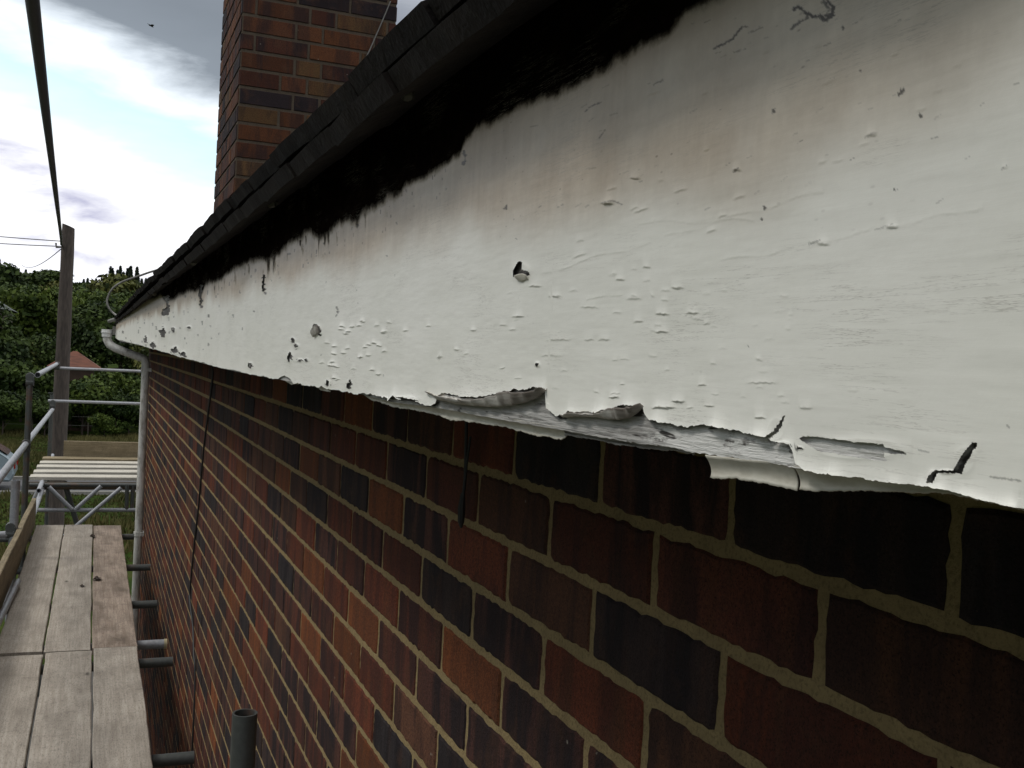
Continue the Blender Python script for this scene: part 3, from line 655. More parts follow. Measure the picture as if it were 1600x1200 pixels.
# ---- strips of paint hanging below the board
def strip(pts, depth, mat=M_STRIP, label=None, name='hanging_paint_strip'):
    a = np.array(pts, float); xs_ = np.arange(a[0, 0], a[-1, 0]+.01, 2.); yt = np.interp(xs_, a[:, 0], a[:, 1]); yl = np.interp(xs_, a[:, 0], a[:, 2]); rows = []; NS = 9
    for k, x in enumerate(xs_):
        pt = px2fascia(x, yt[k]); pl = px2fascia(x, yl[k]+(vnoise(np.array([x/6.]), np.array([1.]), 2)[0]-.5)*2.5+(vnoise(np.array([x/2.]), np.array([7.]), 2)[0]-.5)*1.6); H = pt[2]-pl[2]+.001; Yc = pt[1]; Xp = Xf(Yc)
        rows.append([(Xp+.0003+depth*(1-(1-s)**2.)-depth*.25*s**4, Yc, pt[2]+.001-H*s) for s in np.linspace(0, 1, NS)])
    V_ = np.array(rows).reshape(-1, 3); n = len(xs_); I = np.arange(n*NS).reshape(n, NS)
    F_ = np.stack([I[:-1, :-1], I[:-1, 1:], I[1:, 1:], I[1:, :-1]], -1).reshape(-1, 4)
    o = mesh_obj(name, V_, F_, mat, None, smooth=True); md = o.modifiers.new('thickness', 'SOLIDIFY'); md.thickness = .0005
    kid(o, fas)
    if label: tag(o, label)
strip([(562, 615, 616), (575, 618, 625), (607, 626, 635), (637, 632, 640), (675, 638, 648), (697, 640, 656), (720, 644, 658), (769, 653, 665), (825, 663, 679), (866, 670, 686), (872, 671, 684), (876, 672, 679)], .004, label='long paint strip hanging under the fascia left of centre')
strip([(874, 672, 680), (900, 676, 684), (930, 681, 688), (950, 685, 694), (985, 691, 698), (1010, 694, 701), (1042, 698, 703), (1075, 705, 709)], .003, M_FWOOD)
strip([(1100, 716, 746), (1103, 717, 747), (1140, 721, 748), (1155, 723, 752), (1170, 724, 753), (1200, 726, 759), (1213, 727, 762), (1234, 731, 766)], .0035, label='broad paint strip with a square left end')
strip([(1238, 733, 765), (1246, 734, 767), (1259, 735, 768), (1300, 741, 767), (1340, 746, 766), (1380, 751, 768), (1461, 761, 769), (1500, 768, 776), (1540, 777, 785), (1600, 791, 799), (1640, 800, 807)], .0035)
strip([(438, 590, 593), (444, 589, 597), (452, 592, 600), (462, 598, 601)], .003); strip([(489, 602, 604), (497, 605, 609), (512, 608, 612)], .003)

# soffit and rafters feet
q = MB(); q.box((.205, -2.4, .012), (W-.0012, 10.3, .03)); so_ = q.build('soffit', M_SOFF); kid(so_)

# ---- roof
PIT = math.radians(36); ru = np.array([math.cos(PIT), 0, math.sin(PIT)]); rn = np.array([-math.sin(PIT), 0, math.cos(PIT)])
def zl(Y): return .150+.0038*min(max(Y, 0), 8)
rr = np.random.default_rng(21); V_ = []; F_ = []
def tile(y0, y1, u0, u1, n0, th, tilt=0, chip=0):
    base = len(V_); z = zl((y0+y1)/2)
    nseg = 6
    for f_, uu in ((0, u0), (1, u1)):
        for k in range(nseg+1):
            yy = y0+(y1-y0)*k/nseg; j = (rr.random()-.5)*.0022 if f_ == 0 else 0
            for nn in (n0, n0+th):
                nn2 = nn+tilt*(k/nseg-.5)-(.034*(u1-u0)/.25 if f_ else 0)+.0008*math.sin(math.pi*k/nseg)
                p = np.array([.155, yy, z])+ru*(uu+j)+rn*nn2; V_.append(p)
    S = (nseg+1)*2
    for k in range(nseg):
        a = base+k*2; b_ = a+2
        F_.append((a, b_, b_+1, a+1)); F_.append((S+a, S+a+1, S+b_+1, S+b_)); F_.append((a+1, b_+1, S+b_+1, S+a+1)); F_.append((a, S+a, S+b_, b_))
    e = base+nseg*2
    F_.append((base, base+1, S+base+1, S+base)); F_.append((e, S+e, S+e+1, e+1))
def roof_end(): return 10.5
wd = .166; rows_n = 46
for r in range(rows_n):
    y = -2.4+(wd/2 if r % 2 else 0); 
    while y < 10.5:
        y1 = min(y+wd-.003, 10.55)
        if r == 0: u0, n0 = 0+rr.random()*.004, 0
        elif r == 1: u0, n0 = .006+rr.random()*.008, .0145+rr.random()*.0025
        else: u0, n0 = .10*(r-1)+rr.random()*.004, .0145+rr.random()*.0025
        lift = .0045*min(max(y-.6, 0), 4) if r else 0
        if rr.random() < .12 and r < 3: lift += .003
        L_ = .17 if r == 0 else .25
        tile(y, y1, u0, u0+L_, n0+lift, .0135, (rr.random()-.5)*.005); y += wd
roof = mesh_obj('roof', np.array(V_), F_, M_TILE, None)
bm = bmesh.new(); bm.from_mesh(roof.data); bmesh.ops.recalc_face_normals(bm, faces=bm.faces); bm.to_mesh(roof.data); bm.free()
kid(roof); tag(roof, 'dark brown tiled roof')
# roof deck beneath the tiles, back slope and end triangle
q = MB(); e0 = np.array([.205, 0, .2]); top = e0+ru*4.6
q.add([(e0[0], -2.4, e0[2]), (e0[0], 10.45, e0[2]+.03), (top[0], 10.45, top[2]), (top[0], -2.4, top[2])], [(0, 1, 2, 3)])
q.add([(top[0], -2.4, top[2]+.02), (top[0], 10.5, top[2]+.02), (2*top[0]-.2, 10.5, .2), (2*top[0]-.2, -2.4, .2)], [(0, 1, 2, 3)])
q.add([(.2, 10.43, .18), (top[0], 10.43, top[2]), (2*top[0]-.2, 10.43, .18)], [(0, 1, 2)])
dk = q.build('roof_deck', M_SOFF); kid(dk, roof)
# mossy lumps caught under the tile lips
m_moss = mat_simple('grey_moss', (.07, .066, .05), .95, nscale=60)
for (y, x, sz) in [(.62, .172, .004), (1.18, .176, .006), (2.05, .166, .007), (3.6, .17, .008), (5.4, .168, .009), (7.3, .168, .010)]:
    bm = bmesh.new(); bmesh.ops.create_icosphere(bm, subdivisions=2, radius=sz)
    for v_ in bm.verts: v_.co *= .75+.5*rr.random(); v_.co.y *= 1.5
    me = bpy.data.meshes.new('moss_clump'); bm.to_mesh(me); bm.free(); me.materials.append(m_moss)
    o = bpy.data.objects.new('moss_clump', me); COL.objects.link(o); o.location = (x, y, zl(y)+(x-.155)*.7-.001); kid(o, roof)

# ---- chimney
cx0, cy0 = .507, 4.45; cw, cd = .655, .80; zc0, zc1 = .05, 2.75
PC = [((.17, .066, .030), .5), ((.14, .054, .028), .65), ((.11, .042, .028), .85), ((.034, .026, .03), 1.), ((.18, .100, .045), .6), ((.09, .036, .026), 1.)]
pwc = [.2, .22, .2, .14, .10, .14]
faces_ = [bricks((cx0, cy0, 0), (1, 0, 0), (0, -1, 0), 0, cw, zc0, zc1, zc1, 0, None, PC, pwc, 'english', 1.0, 5, .003),
          bricks((cx0, cy0, 0), (0, 1, 0), (-1, 0, 0), 0, cd, zc0, zc1, zc1, 0, None, PC, pwc, 'english', 1.15, 6, .003),  # left face: the brighter light on that side is put into its brick colour
          bricks((cx0+cw, cy0, 0), (0, 1, 0), (1, 0, 0), 0, cd, zc0, zc1, zc1, 0, None, PC, pwc, 'english', 1.0, 7, .003),
          bricks((cx0, cy0+cd, 0), (1, 0, 0), (0, 1, 0), 0, cw, zc0, zc1, zc1, 0, None, PC, pwc, 'english', 1.0, 9, .003)]
ch = brick_mesh('chimney', faces_, [((cx0+.001, cy0+.001, zc0), (cx0+cw-.001, cy0+cd-.001, zc1)), ((cx0-.03, cy0-.03, zc1), (cx0+cw+.03, cy0+cd+.03, zc1+.14))], [mat_brick('chimney_brick', 1.0), M_MORTD], roof)
tag(ch, 'tall chimney of orange and burnt brick')
q = MB()
for yy in (cy0+.22, cy0+.58): q.tube([(cx0+cw/2, yy, zc1+.13), (cx0+cw/2, yy, zc1+.5)], [.12, .10], 16)
kid(q.build('chimney_pot', mat_simple('terracotta', (.25, .10, .05), .8), None, True), ch)

# ---- downpipe, swan neck, outlet (part of the house)
dpx, dpy = .412, 9.62
q = MB(); q.tube([(dpx, dpy, -.15), (dpx+.004, dpy, -1.5), (dpx, dpy, GZ)], .034, 18); dp = q.build('downpipe', M_PVC, None, True); kid(dp); tag(dp, 'white plastic downpipe')
q = MB(); q.tube([(.085, 9.72, .085), (.088, 9.72, .035), (.112, 9.70, -.008), (.16, 9.68, -.035), (.30, 9.64, -.085), (.375, 9.63, -.108), (.405, 9.62, -.125), (dpx, dpy, -.17)], [.036, .036, .037, .036, .035, .035, .037, .037], 16)
kid(q.build('swan_neck', M_PVC, None, True), dp)
q = MB(); q.tube([(.085, 9.72, .06), (.085, 9.72, .125)], [.042, .046], 16); q.tube([(.085, 9.72, .095), (.085, 9.72, .103)], .050, 16)
kid(q.build('gutter_outlet', mat_simple('white_plastic', (.72, .72, .70), .4, var=.1), None, True), dp)
q = MB(); q.box((.13, 9.66, .08), (.155, 9.78, .155)); q.tube([(.10, 9.85, .20), (.17, 9.70, .225)], .018, 8)
kid(q.build('gutter_stub', M_CABLEG, None), dp)
for z in (-.21, -1.66, -3.2):
    q = MB(); q.tube([(dpx, dpy, z-.018), (dpx, dpy, z+.018)], .0385, 18); q.box((dpx+.02, dpy-.05, z-.016), (W-.006, dpy+.05, z+.016)); kid(q.build('pipe_clip', M_PVC, None), dp)

# ------------------------------------------------------------------ cables on the house
def cable(name, pts, r, mat, label, cat='cable', n=7, sub=6):
    P = [Vector(p) for p in pts]; out = []
    for i in range(len(P)-1):
        p0 = P[max(i-1, 0)]; p1 = P[i]; p2 = P[i+1]; p3 = P[min(i+2, len(P)-1)]
        for k in range(sub):
            t_ = k/sub; out.append(.5*((2*p1)+(-p0+p2)*t_+(2*p0-5*p1+4*p2-p3)*t_*t_+(-p0+3*p1-3*p2+p3)*t_**3))
    out.append(P[-1]); q = MB(); q.tube(out, r, n); o = q.build(name, mat, None, True); tag(o, label, cat); return o
cable('wall_cable', [(.30, 4.38, -.005), (.42, 4.42, -.03), (.456, 4.47, -.08), (.457, 4.52, -.20), (.456, 4.68, -.43), (.457, 4.80, -.70), (.457, 4.92, -.90), (.457, 5.02, -1.12), (.456, 4.99, -1.18), (.455, 4.78, -1.25), (.452, 4.66, -1.33), (.455, 4.59, -1.42), (.455, 4.56, -1.75), (.456, 4.6, -3.2)], .0042, M_BLACK, 'thin black cable hanging down the brick wall below the fascia')
q = MB(); q.tube([(.448, 1.262, -.03), (.449, 1.257, -.10), (.450, 1.256, -.15), (.450, 1.262, -.185)], .0022, 7)
q.tube([(.450, 1.262, -.17), (.450, 1.264, -.19), (.451, 1.266, -.208), (.452, 1.268, -.216)], [.003, .0055, .0045, .0015], 8)
q.tube([(.452, 1.250, -.095), (.450, 1.253, -.13), (.451, 1.259, -.165)], .0016, 6)
hk = q.build('hanging_wire', M_BLACK, None, True); tag(hk, 'short black wire with a knotted end dangling on the bricks below the fascia', 'wire')
cable('aerial_cable', [(.175, 8.75, .10), (.19, 8.9, .15), (.19, 9.05, .205), (.127, 9.23, .253), (.085, 9.25, .30), (.07, 9.26, .365), (.104, 9.25, .455), (.176, 9.22, .518), (.297, 9.17, .573), (.42, 9.0, .62), (.52, 8.4, .62)], .0085, M_CABLEG, 'stiff grey cable looping out from the far end of the roof edge', n=8)
cable('chimney_wire', [(1.13, cy0-.012, 1.56), (1.08, cy0-.012, 1.42), (1.02, cy0-.012, 1.27), (.93, cy0-.012, 1.12), (.80, cy0-.02, .93), (.62, cy0-.05, .66)], .0028, M_CABLEG, 'thin slack wire running down the near face of the chimney', 'wire')

# ------------------------------------------------------------------ scaffolding
scaf = empty('scaffolding', (-.5, 9.37, GZ), 'galvanised tube scaffolding wrapped round the near side and far end of the brick house', 'scaffolding')
TR = .0242
def stube(name, a, b, mat=M_STEEL, r=TR, lab=None, hollow=.83):
    q = MB(); q.tube([a, b], r, 16, hollow=hollow); o = q.build(name, mat, None, True); kid(o, scaf)
    if lab: tag(o, lab)
    return o
stube('standard', (-.493, 9.37, GZ), (-.493, 9.37, -.305), M_STEELD, lab='tall dark standard with a rusty top')
stube('standard', (-.486, 7.95, GZ), (-.480, 7.95, -.985), M_STEEL, .029, lab='short pale standard behind the toe board')
stube('standard', (.298, 2.03, GZ), (.298, 2.03, -.703), M_STEELD, lab='open-topped dark standard close to the brick wall')
stube('standard', (-.52, 15.1, GZ), (-.52, 15.1, -.72), M_STEELD)
stube('standard', (1.9, 15.1, GZ), (1.9, 15.1, -.1), M_STEELD)
stube('guard_rail', (-.455, 9.75, -.300), (-.488, 15.8, -.316))
stube('guard_rail', (-.505, 2.6, -.80), (-.50, 15.0, -.912))
stube('guard_rail', (-.47, 15.55, -.372), (2.4, 15.5, -.36), r=.021)
stube('guard_rail', (-.56, 15.0, -.80), (2.4, 15.0, -.80), r=.021)
stube('ledger', (-.45, .5, -1.66), (-.50, 15.4, -1.66))
for (y, x1, m_) in [(4.144, .421, M_STEELD), (5.45, .428, M_STEELD), (5.79, .418, M_STEEL), (6.70, .416, M_STEELD), (7.83, .431, M_STEELD), (9.1, .36, M_STEELD), (2.6, .42, M_STEELD), (1.1, .42, M_STEELD)]:
    stube('transom', (-.75, y, -1.602), (x1, y, -1.602+.006), m_)
q = MB(); q.tube([(.405, 5.79, -1.596), (.4205, 5.79, -1.596)], .0262, 16); kid(q.build('tube_end_cap', mat_simple('pale_cap', (.45, .38, .22), .6), None, True), scaf)
def coupler(p, axis='x'):
    q = MB(); x, y, z = p
    q.tube([(x-.03, y, z), (x+.03, y, z)], .034, 12); q.tube([(x, y-.03, z+.045), (x, y+.03, z+.045)], .034, 12); q.box((x-.026, y-.026, z-.01), (x+.026, y+.026, z+.055))
    q.tube([(x+.03, y-.03, z-.03), (x+.03, y-.03, z+.05)], .007, 6); kid(q.build('coupler', M_STEELD, None, False, .002), scaf)
for p in [(-.493, 9.37, -.35), (-.50, 9.37, -.90), (-.48, 15.4, -.36), (-.50, 14.95, -.86), (.298, 2.6, -1.64), (-.56, 4.144, -1.64), (-.56, 6.7, -1.64), (-.50, 7.95, -1.36)]: coupler(p)
# lattice beam carrying the far platform
LY = 12.52
def lt(name, a, b, m=M_STEEL, r=.0225): return stube(name, (a[0], LY+a[2], a[1]), (b[0], LY+b[2], b[1]), m, r)
lt('beam_chord', (-.62, -1.883, 0), (1.9, -1.893, 0)); lt('beam_chord', (-.62, -1.605, .02), (1.9, -1.605, .02), M_STEELD)
lt('brace', (-.42, -1.62, -.03), (-.17, -1.875, -.03)); lt('brace', (-.13, -1.865, -.03), (.12, -1.61, -.03)); lt('brace', (.33, -1.62, -.10), (-.30, -2.22, -.10))
lt('brace', (-.47, -1.63, .3), (-.16, -1.95, .3), M_STEELD, .02); lt('brace', (-.27, -1.60, .25), (-.08, -2.2, .25), M_STEELD, .03)
lt('strut', (.395, -1.60, 0), (.402, -1.89, 0), M_STEELD); lt('strut', (.46, -1.60, .02), (.46, -1.89, .02), M_STEELD)
stube('transom', (-.495, 11.9, -1.585), (-.495, 15.6, -1.585)); stube('transom', (.9, 12.3, -1.585), (.9, 15.4, -1.585))
stube('transom', (-.60, 12.75, -1.87), (-.60, 15.3, -1.87), M_STEELD); stube('standard', (1.4, 12.45, GZ), (1.4, 12.45, -1.5), M_STEELD)
stube('outrigger', (-.50, 8.6, -1.70), (-1.6, 8.4, -1.72), M_STEELD); stube('outrigger', (-.46, 7.95, -1.36), (-.80, 7.9, -1.38), M_STEEL)

# ---- boards
def board(name, p0, p1, width, th, mat, label, cat='scaffold board', group=None, seed=0, tilt=0., vertical=False, bands=False):
    """long axis from p0 to p1 (top centre line)"""
    p0 = Vector(p0); p1 = Vector(p1); Ln = (p1-p0).length; rg = np.random.default_rng(seed+77); n = 60
    V_ = []; F_ = []; hw = width/2
    prof = [(-hw, -th), (-hw, -.004), (-hw+.004, 0), (-hw*.5, .001), (0, .0012), (hw*.5, .001), (hw-.004, 0), (hw, -.004), (hw, -th)]
    if vertical: prof = [(a, b_) for a, b_ in prof]
    k_ = len(prof); xs_ = np.linspace(0, Ln, n)
    for i, x in enumerate(xs_):
        wl = (vnoise(np.array([x*3.]), np.array([seed+.3]), 2)[0]-.5)*.006+(vnoise(np.array([x*22.]), np.array([seed+.3]), 5)[0]-.5)*.003; wr = (vnoise(np.array([x*3.]), np.array([seed+5.3]), 2)[0]-.5)*.006+(vnoise(np.array([x*25.]), np.array([seed+.7]), 8)[0]-.5)*.003
        e = .004 if i in (0, n-1) else 0
        wz = (vnoise(np.array([x*1.2]), np.array([seed+9.]), 1)[0]-.5)*.006
        for (a, b_) in prof:
            aa = a+(wl if a < -hw*.8 else 0)+(wr if a > hw*.8 else 0)
            V_.append((x, aa, b_-(e if b_ > -.003 else 0)+wz+tilt*aa))
    for i in range(n-1):
        for k in range(k_):
            k2 = (k+1) % k_; F_.append((i*k_+k, (i+1)*k_+k, (i+1)*k_+k2, i*k_+k2))
    F_.append(tuple(range(k_))); F_.append(tuple((n-1)*k_+k for k in range(k_)))
    o = mesh_obj(name, np.array(V_), F_, mat)
    bm = bmesh.new(); bm.from_mesh(o.data); bmesh.ops.recalc_face_normals(bm, faces=bm.faces); bm.to_mesh(o.data); bm.free()
    d = (p1-p0).normalized()
    if vertical:   # width stands up: local y -> up, local z -> sideways
        up = Vector((0, 0, 1)); zl_ = d.cross(up).normalized(); yv = zl_.cross(d)
    else:
        yv = Vector((0, 0, 1)).cross(d).normalized(); zl_ = d.cross(yv)
    o.matrix_world = Matrix(((d.x, yv.x, zl_.x, p0.x), (d.y, yv.y, zl_.y, p0.y), (d.z, yv.z, zl_.z, p0.z), (0, 0, 0, 1)))
    tag(o, label, cat, group); return o
BZ_ = -1.53
gB = 'boards of the near walkway'
def bd(x0, x1, y0, y1, mat, lab, seed, dz=0., tilt=0., xs0=None):
    c0 = (x0+x1)/2; return board('scaffold_board', (c0, y0, BZ_+dz), (c0 if xs0 is None else xs0, y1, BZ_+dz), x1-x0, .038, mat, lab, group=gB, seed=seed, tilt=tilt)
bd(.0445, .2600, 5.545, 9.33, M_BOARD2, 'stained brownish scaffold board of the far half of the walkway, nearest the brick wall', 1, -.002)
bd(-.176, .0375, 5.53, 9.35, M_BOARD, 'far middle scaffold board of the near walkway with a dark chip near its far end', 2)
bd(-.395, -.184, 5.525, 9.34, M_BOARD, 'far outer scaffold board lying against the toe board', 3, .002)
bd(.0520, .256, 1.6, 5.515, M_BOARD, 'near scaffold board beside the brick wall with a ring knot and worn edge', 4, .006)
bd(-.166, .0445, 1.6, 5.50, M_BOARD, 'near middle scaffold board, its far end butting the far middle board', 5, .0)
bd(-.385, -.177, 1.6, 5.49, M_BOARD, 'near outer scaffold board, darker and cut off at the left of the view', 6, -.004)
board('toe_board', (-.455, 4.4, -1.415), (-.407, 9.55, -1.447), .225, .036, M_TOE, 'tan toe board standing on edge along the outer side of the near walkway', 'toe board', None, 7, vertical=True)
gF = 'boards of the far platform'
lab5 = ['pale scaffold board at the near edge of the far platform', 'second pale board from the near edge of the far platform', 'middle pale board of the far platform', 'fourth pale board of the far platform, next to the back one', 'duller back board of the far platform, in front of its toe board']
for i in range(5):
    y = 12.78+i*.50
    board('scaffold_board', (-.625+i*.01, y, BZ_), (2.1, y+.02, BZ_), .26, .038, M_BOARD3 if i < 4 else M_TOE, lab5[i], group=gF, seed=20+i)
board('edge_plank', (-.63, 12.60, -1.625), (2.1, 12.60, -1.625), .085, .03, mat_board('dark_plank', (.10, .075, .05), (.06, .045, .03), .5), 'dark plank on edge under the front of the far platform', 'plank', None, 31, vertical=True)
board('toe_board', (-.345, 15.0, -1.44), (2.2, 15.0, -1.437), .22, .036, M_TOE, 'brown toe board standing along the back of the far platform', 'toe board', None, 32, vertical=True)
q = MB(); q.tube([(-.418, 5.9, -1.493), (-.385, 7.0, -1.495)], .018, 14, hollow=.8); tb = q.build('steel_tube', M_STEEL, None, True); tag(tb, 'short loose grey steel tube lying against the foot of the tan toe board', 'tube')
# bits on the boards
M_DEAD = mat_simple('dead_leaf', (.035, .02, .012), .9)
for (x, y, s, lab) in [(.065, 7.15, .030, 'dark crumpled leaf lying on the stained board near the wall'), (.035, 8.75, .026, 'small dark leaf scrap at the far end of the walkway'), (-.02, 6.95, .016, 'tiny dark crumb of debris on the middle far board')]:
    q = MB(); n = 9; rg = random.Random(int(x*1000)+5); ring = [(x+s*math.cos(2*math.pi*k/n)*rg.uniform(.4, 1.1), y+s*2.4*math.sin(2*math.pi*k/n)*rg.uniform(.4, 1.1), BZ_+.004+rg.uniform(0, s*.5)) for k in range(n)]
    q.add(ring+[(x, y, BZ_+.003+s*.2)], [(k, (k+1) % n, n) for k in range(n)]); q.add([(a+.001, b_+.002, c_-.0015) for a, b_, c_ in ring]+[(x, y, BZ_+.0035)], [(k, (k+1) % n, n) for k in range(n)])
    tag(q.build('dead_leaf', M_DEAD), lab, 'leaf')

# ------------------------------------------------------------------ telegraph pole and overhead wires
PP = Vector((-.70, 26, GZ)); pole = empty('telegraph_pole', PP, 'tall grey-brown timber telegraph pole with a slanted flat top beyond the scaffolding', 'telegraph pole')
q = MB(); n = 20; rings = []
for i, z in enumerate(np.linspace(-.3, 7.46, 30)):
    f_ = i/29; r = .195-.06*f_; lean = (.10*(1-f_)+0.*f_)
    ring = [(r*math.cos(2*math.pi*k/n)*(1+.02*math.sin(3*k+i)), r*math.sin(2*math.pi*k/n), z+(-.05*math.cos(2*math.pi*k/n) if i == 29 else 0)) for k in range(n)]
    rings.append(ring)
V_ = [p for R_ in rings for p in R_]; F_ = [(i*n+k, i*n+(k+1) % n, (i+1)*n+(k+1) % n, (i+1)*n+k) for i in range(29) for k in range(n)]+[tuple(29*n+k for k in range(n))]
q.add(V_, F_); m_pole = mat_simple('weathered_pole', (.058, .045, .038), .9, nscale=7, var=.45, bs=.6, bd=.01, stretch=(4, 4, .6)); q.build('shaft', m_pole, pole, True)
q = MB(); q.tube([(-.10, 0, 6.97), (-.24, 0, 6.95), (-.25, 0, 7.05)], .022, 8); q.build('bracket', M_CABLEG, pole)
for z in (3.2, 3.6): q = MB(); q.tube([(-.17, -.12, z), (-.27, -.14, z)], .012, 6); q.build('step_bolt', M_STEELD, pole)
A = Vector((-.107, 1.672, .493)); Bp = Vector((-.84, 25.95, 2.22)); d = A-Bp
pts = []
for t_ in np.linspace(0, 1.12, 30): p = Bp+d*t_; p = p+Vector((0.02*math.sin(math.pi*min(t_, 1)), 0, -.16*4*t_*(1-t_)*.5)); pts.append(p)
q = MB(); q.tube(pts, [.022*(1-.6*min(k/29, 1)) if k < 29 else .009 for k in range(30)], 10)
oc = q.build('overhead_cable', M_BLACK, None, True); tag(oc, 'thick black overhead cable running from the telegraph pole to above the viewer', 'cable')
gw = 'thin overhead phone wires'
for (a, b_, lab) in [((-.83, 26, 2.30), (-12, 30, 3.4), 'upper of the two thin wires leading left from the telegraph pole'), ((-.83, 26, 2.18), (-12, 30, 2.95), 'lower of the two thin wires leading left from the telegraph pole'), ((-.84, 26, 2.12), (-3.9, 62, 4.0), 'thin wire dropping from the pole towards the trees')]:
    a = Vector(a); b_ = Vector(b_); q = MB(); q.tube([a.lerp(b_, t_)+Vector((0, 0, -.25*4*t_*(1-t_))) for t_ in np.linspace(0, 1, 16)], .011, 6); tag(q.build('phone_wire', M_BLACK), lab, 'wire', gw)

# ------------------------------------------------------------------ bird
bird = empty('bird', (.585, 17.1, 4.95), 'tiny dark bird flying high in the grey cloud left of the chimney', 'bird', rot=(.1, .3, .5)); bird.scale = (.62, .62, .62)
q = MB(); q.tube([(-.075, 0, 0), (-.045, 0, .003), (0, 0, .004), (.04, 0, .004), (.055, 0, .006), (.068, 0, .004)], [.006, .014, .02, .015, .011, .001], 8)
q.add([(-.07, -.012, 0), (-.07, .012, 0), (-.115, .018, 0), (-.105, 0, .001), (-.115, -.018, 0)], [(0, 1, 2, 3, 4)]); q.build('body', M_BLACK, bird, True)
for s in (-1, 1):
    q = MB(); q.add([(.03, s*.01, .008), (.035, s*.06, .03), (.0, s*.13, .022), (-.03, s*.07, .022), (-.035, s*.012, .008)], [(0, 1, 2, 3, 4)]); q.add([(.03, s*.01, .004), (.035, s*.06, .026), (.0, s*.13, .021), (-.03, s*.07, .018), (-.035, s*.012, .004)], [(4, 3, 2, 1, 0)]); q.build('wing', M_BLACK, bird)

# ------------------------------------------------------------------ parked car (only its tail end shows at the left edge)
car = empty('parked_car', (-4.28, 36.4, GZ+.012), 'pale blue-grey parked car down on the road at the left edge', 'car')
m_car, nt, b = new_mat('car_paint'); b.inputs['Base Color'].default_value = (.22, .27, .30, 1); b.inputs['Metallic'].default_value = .3; b.inputs['Roughness'].default_value = .3
m_glass, nt, b = new_mat('car_glass'); b.inputs['Base Color'].default_value = (.03, .04, .045, 1); b.inputs['Roughness'].default_value = .08
prof = [(-2.0, .35), (-2.05, .62), (-1.95, .82), (-1.2, .98), (-.55, 1.45), (.2, 1.56), (1.2, 1.53), (1.85, 1.12), (2.03, .95), (2.08, .55), (1.98, .32)]
q = MB(); half = .82; npf = len(prof)
def hwid(z): return half*(1 if z < .95 else 1-.22*(z-.95)/.6)
q.add([(x, -hwid(z), z) for x, z in prof]+[(x, hwid(z), z) for x, z in prof], [tuple(range(npf)), tuple(range(2*npf-1, npf-1, -1))]+[(i, (i+1) % npf, npf+(i+1) % npf, npf+i) for i in range(npf)])
q.build('body', m_car, car, False, .05)
for s in (-1, 1):
    q = MB(); zz_ = [( -1.05, 1.0), (-.5, 1.40), (.2, 1.48), (.25, 1.0)]; q.add([(x, s*(hwid(z)+.006), z) for x, z in zz_], [(0, 1, 2, 3)]); q.build('window', m_glass, car)
    q = MB(); zz_ = [(.33, 1.0), (.30, 1.48), (1.15, 1.46), (1.6, 1.02)]; q.add([(x, s*(hwid(z)+.006), z) for x, z in zz_], [(0, 1, 2, 3)]); q.build('window', m_glass, car)
    q = MB(); q.box((1.98, s*.62-.13, .72), (2.09, s*.62+.13, .95)); q.build('tail_light', mat_simple('red_lens', (.25, .01, .01), .2), car)
    for x in (-1.28, 1.25):
        q = MB(); q.tube([(x, s*.70, .31), (x, s*.86, .31)], .31, 22); wh = q.build('wheel', M_BLACK, car, True)
        q = MB(); q.tube([(x, s*.84, .31), (x, s*.872, .31)], .19, 14); q.build('rim', M_STEEL, wh)
q = MB(); q.add([(1.28, -.66, 1.51), (1.28, .66, 1.51), (1.845, .72, 1.145), (1.845, -.72, 1.145)], [(0, 1, 2, 3)])
o = q.build('rear_window', m_glass, car); o.location = (.03, 0, .02)

# ------------------------------------------------------------------ vegetation
LEAFM = [mat_leaf('leaf_dark', (.008, .018, .003), (.052, .080, .014)), mat_leaf('leaf_mid', (.013, .028, .004), (.095, .130, .020)), mat_leaf('leaf_olive', (.018, .028, .006), (.115, .118, .028)), mat_leaf('leaf_conifer', (.006, .012, .007), (.024, .036, .018))]
M_BARK = mat_simple('bark', (.06, .045, .035), .9)
def leaf_cloud(lobes, n, size, seed, flat=1.):
    rg = np.random.default_rng(seed); lobes = np.array(lobes, float); vol = lobes[:, 3]**2*lobes[:, 4]; vol = vol/vol.sum()
    li = rg.choice(len(lobes), n, p=vol); d = rg.normal(size=(n, 3)); d /= np.linalg.norm(d, axis=1)[:, None]
    rad = rg.random(n)**.35
    lump = .72+.5*fbm(d[:, 0]*3.3+li*7.1+20, d[:, 1]*3.3+d[:, 2]*2.7+li*3.+20, 3, seed)
    R_ = np.stack([lobes[li, 3], lobes[li, 3], lobes[li, 4]], -1)
    C = lobes[li, :3]+d*R_*(rad*lump)[:, None]
    nrm = d+rg.normal(size=(n, 3))*.7; nrm /= np.linalg.norm(nrm, axis=1)[:, None]
    a = np.cross(nrm, rg.normal(size=(n, 3))); a /= np.linalg.norm(a, axis=1)[:, None]; b_ = np.cross(nrm, a)
    s = size*(.5+rg.random(n))[:, None]
    V_ = np.stack([C-a*s-b_*s*.5, C+a*s*.2-b_*s*.6, C+a*s+b_*s*.3, C-a*s*.1+b_*s*.7], 1).reshape(-1, 3)
    lv = np.repeat(np.clip(rg.random(n)**2*.5+1.5*fbm(C[:, 0]*.9+50, C[:, 2]*1.2+C[:, 1]*.7+50, 3, seed+3)-.52, 0, 1), 4)
    return V_, np.arange(n*4).reshape(-1, 4), lv
